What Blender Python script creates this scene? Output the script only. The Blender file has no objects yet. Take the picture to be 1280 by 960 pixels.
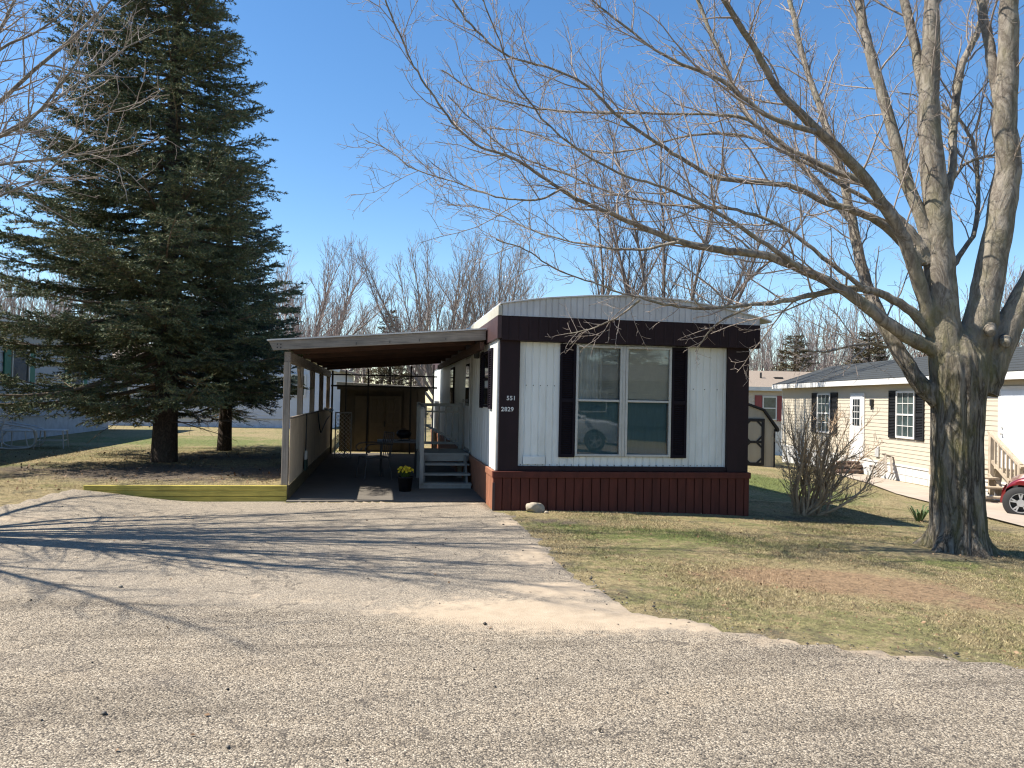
import bpy, math, random
import numpy as np
from mathutils import Vector, Matrix
from mathutils.geometry import delaunay_2d_cdt

random.seed(7)
RNG = np.random.default_rng(11)
scene = bpy.context.scene
COL = scene.collection
R = math.radians

# ------------------------------------------------------------------ camera
YAW, PITCH, ROLL, FPX, EYE = R(9.6), R(1.1), R(1.2), 960.0, 1.6
_cy, _sy = math.cos(YAW), math.sin(YAW)
FW = np.array([_sy*math.cos(PITCH), _cy*math.cos(PITCH), math.sin(PITCH)])
_r = np.array([_cy, -_sy, 0.0]); _u = np.cross(_r, FW)
RT = math.cos(ROLL)*_r + math.sin(ROLL)*_u
UP = -math.sin(ROLL)*_r + math.cos(ROLL)*_u
CAM = np.array([0, 0, EYE])
def ray(x, y): return FW + RT*(x-640)/FPX + UP*(480-y)/FPX
def at(x, y, d): return CAM + ray(x, y)*d
def on_z(x, y, z):
    d = ray(x, y); return CAM + d*(z-EYE)/d[2]

def sstep(a, b, x):
    t = np.clip((x-a)/(b-a), 0, 1); return t*t*(3-2*t)
def hgt(X, Y):
    """height of the ground"""
    X = np.asarray(X, float); Y = np.asarray(Y, float)
    z = -0.03*np.logaddexp(0, (X-3.5)/.6)
    z = z - .02*np.logaddexp(0, Y-22)*sstep(7, 14, X)
    front = .20*sstep(9.3, 11.9, Y)*sstep(2.5, 4.7, -X)
    lawn = np.where((Y > 11.96) & (X < -1.44), .235, 0)
    z = z + np.where((Y > 11.96) & (X < -1.44), lawn, np.where(X < -1.44, front, 0))
    far = np.hypot(X, Y)
    return z*(1-sstep(70, 140, far)*.3)
def gnd(x, y):
    z = 0.0
    for _ in range(25):
        p = on_z(x, y, z); z = float(hgt(p[0], p[1]))
    return p

cam = bpy.data.cameras.new('camera'); co = bpy.data.objects.new('camera', cam); COL.objects.link(co)
cam.sensor_fit = 'HORIZONTAL'; cam.sensor_width = 36; cam.lens = 36*FPX/1280
cam.clip_start = .05; cam.clip_end = 2000
m = Matrix(((RT[0], UP[0], -FW[0], 0), (RT[1], UP[1], -FW[1], 0), (RT[2], UP[2], -FW[2], EYE), (0, 0, 0, 1)))
co.matrix_world = m
scene.camera = co

# ------------------------------------------------------------------ light
SUN_EL, SUN_AZ_OFF = R(51), R(6)                  # sun stands over -X, a little towards +Y
to_sun = Vector((-math.cos(SUN_EL)*math.cos(SUN_AZ_OFF), math.cos(SUN_EL)*math.sin(SUN_AZ_OFF), math.sin(SUN_EL)))
sl = bpy.data.lights.new('sun', 'SUN'); sl.energy = 5.0; sl.angle = R(.53); sl.color = (1, .93, .82)
so = bpy.data.objects.new('sun', sl); COL.objects.link(so)
so.rotation_euler = to_sun.to_track_quat('Z', 'Y').to_euler()
W = bpy.data.worlds.new('World'); scene.world = W; W.use_nodes = True
wn = W.node_tree; sky = wn.nodes.new('ShaderNodeTexSky'); sky.sky_type = 'NISHITA'; sky.sun_disc = False
sky.sun_elevation = SUN_EL
sky.sun_rotation = math.atan2(to_sun.x, to_sun.y)
sky.altitude = 200; sky.air_density = 1.0; sky.dust_density = .15; sky.ozone_density = 2.2
hs = wn.nodes.new('ShaderNodeHueSaturation'); hs.inputs['Saturation'].default_value = 1.22
wn.links.new(sky.outputs[0], hs.inputs['Color']); wn.links.new(hs.outputs[0], wn.nodes['Background'].inputs[0]); wn.nodes['Background'].inputs[1].default_value = .10
scene.view_settings.view_transform = 'Standard'; scene.view_settings.look = 'None'
scene.view_settings.exposure = 1.0; scene.view_settings.gamma = 1
scene.view_settings.use_curve_mapping = False
scene.cycles.max_bounces = 8; scene.cycles.sample_clamp_indirect = 4; scene.cycles.caustics_reflective = False; scene.cycles.caustics_refractive = False; scene.cycles.transparent_max_bounces = 24
scene.cycles.use_adaptive_sampling = True; scene.cycles.adaptive_threshold = .01
try:
    scene.cycles.use_denoising = True; scene.cycles.denoiser = 'OPENIMAGEDENOISE'; scene.cycles.denoising_input_passes = 'RGB_ALBEDO_NORMAL'; scene.cycles.denoising_prefilter = 'ACCURATE'; scene.cycles.filter_width = 1.2
except Exception: pass

# ------------------------------------------------------------------ materials
def new_mat(name):
    m = bpy.data.materials.new(name); m.use_nodes = True
    return m, m.node_tree, m.node_tree.nodes['Principled BSDF']
def nd(nt, typ, **kw):
    n = nt.nodes.new(typ)
    for k, v in kw.items():
        if k.startswith('i_'):
            n.inputs[k[2:].replace('_', ' ')].default_value = v
        else: setattr(n, k, v)
    return n
def c4(c): return (c[0], c[1], c[2], 1)
def ramp(nt, fac, stops):
    r = nt.nodes.new('ShaderNodeValToRGB'); e = r.color_ramp.elements
    while len(e) < len(stops): e.new(.5)
    for el, (p, c) in zip(e, stops): el.position = p; el.color = c4(c) if len(c) == 3 else c
    nt.links.new(fac, r.inputs[0]); return r.outputs[0]
def mixc(nt, fac, a, b, mode='MIX'):
    n = nt.nodes.new('ShaderNodeMix'); n.data_type = 'RGBA'; n.blend_type = mode
    for sock, v in ((n.inputs[0], fac), (n.inputs[6], a), (n.inputs[7], b)):
        if hasattr(v, 'is_output'): nt.links.new(v, sock)
        elif isinstance(v, (int, float)): sock.default_value = v
        else: sock.default_value = c4(v)
    return n.outputs[2]
def mth(nt, op, a, b=None, clamp=False):
    n = nt.nodes.new('ShaderNodeMath'); n.operation = op; n.use_clamp = clamp
    for i, v in enumerate((a, b)):
        if v is None: continue
        if hasattr(v, 'is_output'): nt.links.new(v, n.inputs[i])
        else: n.inputs[i].default_value = v
    return n.outputs[0]
def coords(nt, world=False, scale=(1, 1, 1)):
    if world: src = nt.nodes.new('ShaderNodeNewGeometry').outputs['Position']
    else: src = nt.nodes.new('ShaderNodeTexCoord').outputs['Object']
    mp = nt.nodes.new('ShaderNodeMapping'); mp.inputs['Scale'].default_value = scale
    nt.links.new(src, mp.inputs[0]); return mp.outputs[0]
def noise(nt, vec, scale, detail=4, rough=.6, dist=0):
    n = nt.nodes.new('ShaderNodeTexNoise'); n.inputs['Scale'].default_value = scale
    n.inputs['Detail'].default_value = detail; n.inputs['Roughness'].default_value = rough; n.inputs['Distortion'].default_value = dist
    nt.links.new(vec, n.inputs['Vector']); return n.outputs[0]
def bump(nt, bs, height, strength=.3, dist=.01):
    b = nt.nodes.new('ShaderNodeBump'); b.inputs['Strength'].default_value = strength; b.inputs['Distance'].default_value = dist
    nt.links.new(height, b.inputs['Height']); nt.links.new(b.outputs[0], bs.inputs['Normal'])
def attr(nt, name):
    a = nt.nodes.new('ShaderNodeAttribute'); a.attribute_name = name; return a.outputs['Fac']

def mat(name, col, rough=.6, var=.18, scale=6, stretch=(1, 1, 1), bmp=.15, bscale=60, bdist=.004, metal=0, dirt=None, dirt_amt=.5, dirt_scale=2.5, coat=0, spec=.5):
    """painted or plain surface: base colour wandering with noise, fine bump, optional stains of a second colour"""
    m, nt, bs = new_mat(name)
    v = coords(nt, scale=stretch)
    n1 = noise(nt, v, scale, 6, .65)
    lo = [max(0, c*(1-var)) for c in col]; hi = [min(1, c*(1+var)) for c in col]
    out = ramp(nt, n1, [(.3, lo), (.7, hi)])
    if dirt is not None:
        d = noise(nt, v, dirt_scale, 8, .7, .4)
        f = ramp(nt, d, [(.48, (0, 0, 0)), (.72, (dirt_amt,)*3)])
        out = mixc(nt, f, out, dirt)
    nt.links.new(out, bs.inputs['Base Color'])
    bs.inputs['Roughness'].default_value = rough; bs.inputs['Metallic'].default_value = metal
    bs.inputs['Specular IOR Level'].default_value = spec
    if coat: bs.inputs['Coat Weight'].default_value = coat; bs.inputs['Coat Roughness'].default_value = .05
    if bmp: bump(nt, bs, noise(nt, v, bscale, 4, .6), bmp, bdist)
    return m

def wood_mat(name, col, dark, axis=2, rough=.75):
    m, nt, bs = new_mat(name)
    st = [22, 22, 22]; st[axis] = 1.2
    v = coords(nt, scale=tuple(st))
    g = noise(nt, v, 1.6, 8, .7, .6)
    b = noise(nt, coords(nt), 3, 4)
    out = ramp(nt, g, [(.3, dark), (.62, col)])
    out = mixc(nt, ramp(nt, b, [(.35, (0, 0, 0)), (.75, (.5,)*3)]), out, [c*.6 for c in dark])
    nt.links.new(out, bs.inputs['Base Color']); bs.inputs['Roughness'].default_value = rough
    bump(nt, bs, g, .35, .004); return m

def bark_mat(name, ridge, furrow, lichen, lich_amt=.5, st=(1, 1, .14), sc=9, bd=.03, smooth_above=None):
    """furrowed bark: long broken fissures; above a height it can turn into the smooth bark of limbs"""
    m, nt, bs = new_mat(name)
    v = coords(nt, scale=st)
    n0 = noise(nt, v, sc, 7, .62, .8)
    fis = mth(nt, 'MULTIPLY', mth(nt, 'ABSOLUTE', mth(nt, 'SUBTRACT', n0, .5)), 5.5, True)
    n1 = noise(nt, coords(nt, scale=(1, 1, .5)), 38, 7, .75)
    n2 = noise(nt, coords(nt, scale=(1, 1, .6)), 9, 6, .7)
    if smooth_above:
        sx = nt.nodes.new('ShaderNodeSeparateXYZ'); nt.links.new(nt.nodes.new('ShaderNodeTexCoord').outputs['Object'], sx.inputs[0])
        up = mth(nt, 'ADD', sx.outputs[2], mth(nt, 'MULTIPLY', mth(nt, 'SUBTRACT', n2, .5), 1.6))
        mr = nt.nodes.new('ShaderNodeMapRange'); mr.inputs[1].default_value = smooth_above; mr.inputs[2].default_value = smooth_above+1.3; nt.links.new(up, mr.inputs[0])
        fis = mth(nt, 'MAXIMUM', fis, mth(nt, 'MULTIPLY', mr.outputs[0], .8))
    hcol = mth(nt, 'ADD', mth(nt, 'MULTIPLY', fis, .75), mth(nt, 'MULTIPLY', n1, .4))
    out = ramp(nt, hcol, [(.15, furrow), (.50, [.62*a+.38*b for a, b in zip(ridge, furrow)]), (.95, ridge)])
    big = noise(nt, coords(nt, scale=(1, 1, .45)), 3.2, 6, .7)
    out = mixc(nt, ramp(nt, big, [(.46, (0, 0, 0)), (.66, (lich_amt,)*3)]), out, lichen)
    out = mixc(nt, .6, out, ramp(nt, n2, [(.33, (.55, .55, .55)), (.6, (1, 1, 1))]), 'MULTIPLY')
    nt.links.new(out, bs.inputs['Base Color']); bs.inputs['Roughness'].default_value = .9; bs.inputs['Specular IOR Level'].default_value = .2
    bump(nt, bs, hcol, .9, bd); return m

def leaf_mat(name, cols, rough=.6, trans=0):
    """many small blades: colour differs from blade to blade and from clump to clump"""
    m, nt, bs = new_mat(name)
    g = nt.nodes.new('ShaderNodeNewGeometry')
    n1 = noise(nt, coords(nt), 1.3, 4)
    f = mth(nt, 'ADD', mth(nt, 'MULTIPLY', g.outputs['Random Per Island'], .55), mth(nt, 'MULTIPLY', n1, .5))
    k = len(cols)
    out = ramp(nt, f, [(.2+.6*i/(k-1), c) for i, c in enumerate(cols)])
    nt.links.new(out, bs.inputs['Base Color']); bs.inputs['Roughness'].default_value = rough; bs.inputs['Specular IOR Level'].default_value = .2
    return m

def glass_mat(name, tint=(.93, .95, .95), ior=1.62, rough=.02):
    m, nt, bs = new_mat(name)
    nt.nodes.remove(bs); o = nt.nodes['Material Output']
    t = nt.nodes.new('ShaderNodeBsdfTransparent'); t.inputs[0].default_value = c4(tint)
    g = nt.nodes.new('ShaderNodeBsdfGlossy'); g.inputs['Roughness'].default_value = rough
    f = nt.nodes.new('ShaderNodeFresnel'); f.inputs[0].default_value = ior
    # waviness of old glass
    b = nt.nodes.new('ShaderNodeBump'); b.inputs['Strength'].default_value = .06; b.inputs['Distance'].default_value = .01
    nt.links.new(noise(nt, coords(nt), 1.5, 2), b.inputs['Height']); nt.links.new(b.outputs[0], g.inputs['Normal'])
    mx = nt.nodes.new('ShaderNodeMixShader')
    nt.links.new(f.outputs[0], mx.inputs[0]); nt.links.new(t.outputs[0], mx.inputs[1]); nt.links.new(g.outputs[0], mx.inputs[2])
    nt.links.new(mx.outputs[0], o.inputs[0]); return m

# ------------------------------------------------------------------ mesh helpers
def ngon_mesh(name, V, faces_arrays):
    """V (n,3); faces_arrays: list of (m,k) index arrays"""
    me = bpy.data.meshes.new(name)
    me.vertices.add(len(V)); me.vertices.foreach_set('co', np.ascontiguousarray(V, np.float32).ravel())
    idx = np.concatenate([f.ravel() for f in faces_arrays]).astype(np.int32)
    tot = np.concatenate([np.full(len(f), f.shape[1], np.int32) for f in faces_arrays])
    start = np.concatenate([[0], np.cumsum(tot)[:-1]]).astype(np.int32)
    me.loops.add(len(idx)); me.loops.foreach_set('vertex_index', idx)
    me.polygons.add(len(tot)); me.polygons.foreach_set('loop_start', start)
    me.update(calc_edges=True); return me

def link(name, me, mt, parent=None, smooth=False):
    o = bpy.data.objects.new(name, me); COL.objects.link(o)
    if mt is not None: me.materials.append(mt)
    if smooth: me.polygons.foreach_set('use_smooth', np.ones(len(me.polygons), bool))
    if parent is not None: o.parent = parent
    return o

class MB:
    def __init__(s, org=(0, 0, 0)): s.V = []; s.F = []; s.org = np.array(org, float)
    def add(s, vs, fs):
        k = len(s.V); s.V += [tuple(v) for v in vs]; s.F += [tuple(i+k for i in f) for f in fs]; return s
    def box(s, a, b):
        x0, y0, z0 = (min(a[i], b[i]) for i in range(3)); x1, y1, z1 = (max(a[i], b[i]) for i in range(3))
        return s.add([(x0, y0, z0), (x1, y0, z0), (x1, y1, z0), (x0, y1, z0), (x0, y0, z1), (x1, y0, z1), (x1, y1, z1), (x0, y1, z1)],
                     [(0, 3, 2, 1), (4, 5, 6, 7), (0, 1, 5, 4), (1, 2, 6, 5), (2, 3, 7, 6), (3, 0, 4, 7)])
    def bar(s, p, q, w, h, up=(0, 0, 1)):
        p = Vector(p); q = Vector(q); t = (q-p).normalized(); up = Vector(up)
        if abs(t.dot(up)) > .98: up = Vector((0, 1, 0))
        a = t.cross(up).normalized(); b = a.cross(t)
        vs = [c + a*sx*w/2 + b*sz*h/2 for c in (p, q) for sx, sz in ((-1, -1), (1, -1), (1, 1), (-1, 1))]
        return s.add(vs, [(0, 1, 2, 3), (7, 6, 5, 4), (0, 4, 5, 1), (1, 5, 6, 2), (2, 6, 7, 3), (3, 7, 4, 0)])
    def tube(s, pts, rad, n=8, caps=True):
        pts = [Vector(p) for p in pts]; k = len(pts)
        if not hasattr(rad, '__len__'): rad = [rad]*k
        t0 = (pts[1]-pts[0]).normalized(); a = t0.orthogonal().normalized(); vs = []
        for i, p in enumerate(pts):
            t = (pts[min(i+1, k-1)]-pts[max(i-1, 0)]).normalized()
            a = (a-t*a.dot(t)).normalized(); b = t.cross(a)
            vs += [p + (a*math.cos(2*math.pi*j/n)+b*math.sin(2*math.pi*j/n))*rad[i] for j in range(n)]
        fs = [(i*n+j, i*n+(j+1) % n, (i+1)*n+(j+1) % n, (i+1)*n+j) for i in range(k-1) for j in range(n)]
        if caps: fs += [tuple(range(n-1, -1, -1)), tuple((k-1)*n+j for j in range(n))]
        return s.add(vs, fs)
    def prism(s, poly, axis, a, b):
        def P(u, v, w): return {'x': (w, u, v), 'y': (u, w, v), 'z': (u, v, w)}[axis]
        n = len(poly); vs = [P(u, v, a) for u, v in poly]+[P(u, v, b) for u, v in poly]
        return s.add(vs, [tuple(range(n-1, -1, -1)), tuple(range(n, 2*n))]+[(i, (i+1) % n, n+(i+1) % n, n+i) for i in range(n)])
    def sheet(s, rows):
        n = len(rows[0]); vs = [p for r in rows for p in r]
        return s.add(vs, [(i*n+j, i*n+j+1, (i+1)*n+j+1, (i+1)*n+j) for i in range(len(rows)-1) for j in range(n-1)])
    def lathe(s, c, prof, n=20, axis='z'):
        vs = []
        for r, z in prof:
            for j in range(n):
                a = 2*math.pi*j/n; x, y = r*math.cos(a), r*math.sin(a)
                vs.append({'z': (c[0]+x, c[1]+y, c[2]+z), 'y': (c[0]+x, c[1]+z, c[2]+y), 'x': (c[0]+z, c[1]+x, c[2]+y)}[axis])
        k = len(prof)
        return s.add(vs, [(i*n+j, i*n+(j+1) % n, (i+1)*n+(j+1) % n, (i+1)*n+j) for i in range(k-1) for j in range(n)])
    def build(s, name, mt, parent=None, smooth=False, bevel=0, seg=2):
        me = bpy.data.meshes.new(name)
        o = s.org
        me.from_pydata([(v[0]-o[0], v[1]-o[1], v[2]-o[2]) for v in s.V], [], s.F); me.update()
        import bmesh
        bm = bmesh.new(); bm.from_mesh(me); bmesh.ops.recalc_face_normals(bm, faces=bm.faces); bm.to_mesh(me); bm.free()
        ob = link(name, me, mt, parent, smooth)
        if bevel:
            md = ob.modifiers.new('bevel', 'BEVEL'); md.width = bevel; md.segments = seg; md.limit_method = 'ANGLE'; md.angle_limit = R(40)
        return ob

def tag(o, label=None, cat=None, group=None, kind=None):
    if label: o['label'] = label
    if cat: o['category'] = cat
    if group: o['group'] = group
    if kind: o['kind'] = kind
    return o
def thing(name, label, cat, loc=(0, 0, 0), rz=0, group=None):
    o = bpy.data.objects.new(name, None); COL.objects.link(o); o.location = loc; o.rotation_euler = (0, 0, rz)
    o.empty_display_size = .2
    return tag(o, label, cat, group)
def copy_tree(o, parent=None):
    c = o.copy(); COL.objects.link(c)
    if parent is not None: c.parent = parent
    for ch in list(o.children): copy_tree(ch, c)
    return c

# ---- tubes in bulk (branches)
class TB:
    def __init__(s): s.V = []; s.Q = []; s.n = 0
    def batch(s, P, Rd, n):
        """P (B,k,3), Rd (B,k): B tubes of k rings and n sides"""
        P = np.asarray(P, float); Rd = np.asarray(Rd, float)
        if len(P) == 0: return
        B, k, _ = P.shape
        T = np.empty_like(P); T[:, 1:-1] = P[:, 2:]-P[:, :-2]; T[:, 0] = P[:, 1]-P[:, 0]; T[:, -1] = P[:, -1]-P[:, -2]
        T /= np.linalg.norm(T, axis=2, keepdims=True)+1e-9
        D = P[:, -1]-P[:, 0]; D /= np.linalg.norm(D, axis=1, keepdims=True)+1e-9
        ref = np.where(np.abs(D[:, 2:3]) > .75, np.array([[1., .13, 0]]), np.array([[0, .05, 1.]]))
        ref = ref[:, None, :]
        A = np.cross(T, np.broadcast_to(ref, T.shape)); A /= np.linalg.norm(A, axis=2, keepdims=True)+1e-9
        Bn = np.cross(T, A)
        th = np.arange(n)*2*math.pi/n
        ring = A[:, :, None, :]*np.cos(th)[None, None, :, None] + Bn[:, :, None, :]*np.sin(th)[None, None, :, None]
        V = P[:, :, None, :] + ring*Rd[:, :, None, None]
        s.V.append(V.reshape(-1, 3))
        base = s.n + (np.arange(B)*k*n)[:, None, None]
        i = np.arange(k-1)[None, :, None]; j = np.arange(n)[None, None, :]
        a = base+i*n+j; b = base+i*n+(j+1) % n
        s.Q.append(np.stack([a, b, b+n, a+n], -1).reshape(-1, 4)); s.n += B*k*n
    def build(s, name, mt, parent=None, org=(0, 0, 0)):
        return link(name, ngon_mesh(name, np.concatenate(s.V)-np.array(org), [np.concatenate(s.Q)]), mt, parent, True)

def unit(v): return v/(np.linalg.norm(v)+1e-9)
def smooth_path(pts, per=4):
    """Catmull-Rom through pts"""
    P = np.array(pts, float); Q = np.vstack([2*P[0]-P[1], P, 2*P[-1]-P[-2]]); out = []
    for i in range(1, len(Q)-2):
        for t in np.arange(per)/per:
            a, b, c, d = Q[i-1:i+3]
            out.append(.5*((2*b)+(c-a)*t+(2*a-5*b+4*c-d)*t*t+(3*b-a-3*c+d)*t**3))
    out.append(P[-1]); return np.array(out)
def perp_dir(t, ang, az):
    a = np.cross(t, [0, 0, 1.]) if abs(t[2]) < .95 else np.cross(t, [1., 0, 0]); a = unit(a); b = np.cross(a, t)
    return unit(t*math.cos(ang) + (a*math.cos(az)+b*math.sin(az))*math.sin(ang))
def curve_from(p, d, L, k, rng, wig=.12, up=.1):
    pts = [np.array(p)]; d = np.array(d)
    for i in range(k-1):
        d = unit(d + rng.normal(0, wig, 3) + np.array([0, 0, up])); pts.append(pts[-1]+d*L/(k-1))
    return np.array(pts)
def sub_branches(path, rad, spec, rng, out):
    """grow side branches off a path; spec = list of per-level dicts; out[level] collects (path, radii)"""
    if not spec: return
    sp = spec[0]
    seg = np.linalg.norm(np.diff(path, axis=0), axis=1); cum = np.concatenate([[0], np.cumsum(seg)]); Ltot = cum[-1]
    s = sp['start']*Ltot + rng.uniform(0, sp['gap']); az = rng.uniform(0, 6.28)
    while s < Ltot*.995:
        i = min(np.searchsorted(cum, s)-1, len(seg)-1); i = max(i, 0); f = (s-cum[i])/max(seg[i], 1e-6)
        p = path[i]*(1-f)+path[i+1]*f; r = rad[i]*(1-f)+rad[i+1]*f; t = unit(path[i+1]-path[i])
        az += 2.4+rng.normal(0, .5)
        d = perp_dir(t, rng.uniform(*sp['ang']), az)
        d = unit(d+np.array([0, 0, sp.get('lift', 0)]))
        L = (sp['len'][0] + (sp['len'][1]-sp['len'][0])*rng.random())*(.35+.65*(1-s/Ltot)) if sp.get('taper', True) else rng.uniform(*sp['len'])
        r0 = min(r*.6, sp['rad']*(.6+.6*rng.random())); r0 = max(r0, sp.get('rmin', .0022))
        c = curve_from(p, d, L, sp['k'], rng, sp.get('wig', .13), sp.get('up', .05))
        rr = np.linspace(r0, max(r0*.35, sp.get('rend', .0018)), sp['k'])
        out.append((c, rr, sp['n'])); sub_branches(c, rr, spec[1:], rng, out)
        s += sp['gap']*rng.uniform(.6, 1.4)
def put(tb, items):
    groups = {}
    for c, r, n in items: groups.setdefault((len(c), n), []).append((c, r))
    for (k, n), L in groups.items(): tb.batch([c for c, r in L], [r for c, r in L], n)

def tri_mesh(name, T, mt, parent=None, attrs=None):
    n = len(T); me = ngon_mesh(name, T.reshape(-1, 3), [np.arange(n*3).reshape(-1, 3)])
    if attrs:
        for k, a in attrs.items():
            at_ = me.attributes.new(k, 'FLOAT', 'POINT'); at_.data.foreach_set('value', np.repeat(a, 3).astype(np.float32))
    return link(name, me, mt, parent)

# ------------------------------------------------------------------ ground
def blob(X, Y, px, py, rx, ry, p=2):
    c = gnd(px, py); dx, dy = X-c[0], Y-c[1]
    a = dx*_cy - dy*_sy; b = dx*_sy + dy*_cy          # along / across the view
    return np.exp(-((np.abs(a)/rx)**p+(np.abs(b)/ry)**p))
def zones(X, Y):
    """how green, how bare and how needle-strewn the lawn is"""
    g = np.full(X.shape, .31)
    for z in ((820, 668, 1.5, .8, .75), (960, 605, 1.4, 4, 1.25), (940, 655, 1.6, .5, .45), (700, 655, .5, .35, .9), (745, 690, .8, .35, .5),
              (720, 715, .35, .5, .5), (1180, 705, 1.6, .35, .55), (1010, 690, 1.6, .5, .3), (250, 552, 5, 3.5, .75), (40, 583, 2.2, .6, .75), (1110, 690, 1.2, .4, .35), (330, 555, 3, 3, .5)):
        g = np.maximum(g, z[4]*blob(X, Y, *z[:4]))
    b = np.zeros(X.shape)
    for z in ((700, 652, .9, .3, .65), (860, 652, 1.2, .25, .4), (1000, 648, .8, .35, .6), (205, 590, 3.2, 1.5, 1.0), (300, 590, 2.0, 1.3, .9), (120, 588, 1.3, .8, .7), (272, 572, 2, 1.3, .7),
              (1195, 695, .9, .4, .6), (672, 672, .2, .3, .7), (705, 705, .2, .25, .6), (760, 742, .35, .14, .7), (800, 766, .4, .1, .7), (870, 774, .5, .08, .7), (960, 795, .6, .08, .6), (1080, 812, .7, .07, .6), (1210, 825, .7, .07, .6), (30, 615, 1.5, .5, .4), (1240, 660, 1.0, .5, .5), (700, 690, .35, .6, .45)):
        b = np.maximum(b, z[4]*blob(X, Y, *z[:4]))
    r = np.zeros(X.shape)
    for z in ((1040, 726, 1.1, .5, 1.3), (960, 716, .5, .35, .9), (1120, 740, .8, .4, 1.0), (1230, 760, .6, .3, .7), (205, 590, 3.4, 1.6, .5)):
        r = np.maximum(r, z[4]*blob(X, Y, *z[:4]))
    return g, b, r

def lawn_colour(nt, fine):
    v = coords(nt, world=True)
    n_big = noise(nt, v, .9, 5, .65); n_mid = noise(nt, v, 5, 6, .7); n_f = noise(nt, v, 32, 5, .75)
    straw = ramp(nt, fine, [(.15, (.075, .055, .026)), (.5, (.285, .225, .11)), (.85, (.53, .44, .25))])
    green = ramp(nt, fine, [(.15, (.04, .048, .014)), (.5, (.125, .155, .034)), (.85, (.26, .275, .085))])
    bare = ramp(nt, fine, [(.2, (.055, .040, .028)), (.6, (.145, .112, .078)), (.9, (.28, .225, .165))])
    red = ramp(nt, fine, [(.15, (.09, .05, .028)), (.5, (.28, .185, .10)), (.85, (.50, .36, .22))])
    def mask(a, k):
        x = mth(nt, 'ADD', attr(nt, a), mth(nt, 'MULTIPLY', mth(nt, 'SUBTRACT', mth(nt, 'ADD', n_big, n_mid), 1.0), k))
        return ramp(nt, x, [(.24, (0, 0, 0)), (.72, (1, 1, 1))])
    c = mixc(nt, mask('green', 1.6), straw, green)
    c = mixc(nt, mask('red', 1.9), c, red)
    c = mixc(nt, mask('bare', 1.5), c, bare)
    dk = ramp(nt, n_f, [(.34, (.30, .27, .24)), (.47, (1, 1, 1))])
    c = mixc(nt, .8, c, dk, 'MULTIPLY')
    dk2 = ramp(nt, noise(nt, v, 13, 6, .8), [(.36, (.42, .38, .33)), (.5, (1, 1, 1)), (.66, (1.18, 1.16, 1.12))])
    return mixc(nt, .9, c, dk2, 'MULTIPLY'), n_f
gm, nt, bs = new_mat('lawn_soil')
v = coords(nt, world=True)
fine = mth(nt, 'ADD', mth(nt, 'MULTIPLY', noise(nt, v, 28, 6, .75), .6), mth(nt, 'MULTIPLY', noise(nt, v, 120, 3, .7), .4))
c, nf = lawn_colour(nt, fine)
nt.links.new(c, bs.inputs['Base Color']); bs.inputs['Roughness'].default_value = .95
bump(nt, bs, fine, .8, .04)

def axis(a, b, step, far, k=18, extra=()):
    mid = np.arange(a, b+1e-6, step)
    s = np.geomspace(step*2, far, k)
    return np.unique(np.round(np.concatenate([a-s, mid, b+s, extra]), 4))
gx = axis(-14, 18, .25, 600, extra=(-1.455, -1.435)); gy = axis(-8, 34, .25, 600, extra=(11.955, 11.965))
GX, GY = np.meshgrid(gx, gy)
GZ = hgt(GX, GY) + .012*np.sin(GX*2.1+1)*np.sin(GY*1.7)*sstep(5, 7, GX*.5+GY)*(GX > 1.8)
V = np.stack([GX, GY, GZ], -1).reshape(-1, 3)
ny, nx = GX.shape
ii, jj = np.meshgrid(np.arange(ny-1), np.arange(nx-1), indexing='ij'); a = (ii*nx+jj).ravel()
me = ngon_mesh('ground', V, [np.stack([a, a+1, a+nx+1, a+nx], 1)])
g, b, r = zones(V[:, 0], V[:, 1])
for k, arr in (('green', g), ('bare', b), ('red', r)):
    at_ = me.attributes.new(k, 'FLOAT', 'POINT'); at_.data.foreach_set('value', arr.astype(np.float32))
tag(link('ground', me, gm, None, True), kind='structure')

# asphalt: road and driveway in one worn surface
edge = [(-60, 13), (-20, 12), (-10, 11.2)]
edge += [tuple(gnd(*p)[:2]) for p in ((0, 634), (40, 623), (75, 614))]
edge += [(-4.36, 11.78), (-4.2, 11.86), (-3, 11.86), (-1.36, 11.86), (-1.36, 11.75), (1.59, 11.75), (1.59, 10.84)]
edge += [tuple(gnd(*p)[:2]) for p in ((640, 644), (652, 655), (668, 668), (688, 690), (708, 708), (722, 722), (760, 742), (785, 752), (798, 767), (850, 773), (880, 778),
         (920, 789), (960, 797), (1040, 808), (1100, 815), (1180, 823), (1280, 832))]
edge += [(6.5, 2.9), (12, -.5), (40, -17), (36, -25), (7.3, -8.2), (1.3, -4.8), (-2.4, -2.6), (-12, 1.5), (-60, 3)]
def densify(poly, step, jit, rng):
    out = []
    for (x0, y0), (x1, y1) in zip(poly, poly[1:]+poly[:1]):
        L = math.hypot(x1-x0, y1-y0); near = math.hypot((x0+x1)/2, (y0+y1)/2-6) < 14
        k = max(1, int(L/(step if near else 3)))
        straight = abs(x0) < 4.3 and y0 > 10.8 and y1 > 10.8
        for i in range(k):
            t = i/k; j = 0 if straight else jit
            out.append((x0+(x1-x0)*t+rng.normal(0, j), y0+(y1-y0)*t+rng.normal(0, j)))
    return out
def inside(poly, X, Y):
    P = np.array(poly); c = np.zeros(X.shape, bool); x0, y0 = P[-1]
    for x1, y1 in P:
        hit = ((y1 > Y) != (y0 > Y)) & (X < (x0-x1)*(Y-y1)/(y0-y1+1e-12)+x1)
        c ^= hit; x0, y0 = x1, y1
    return c
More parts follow.
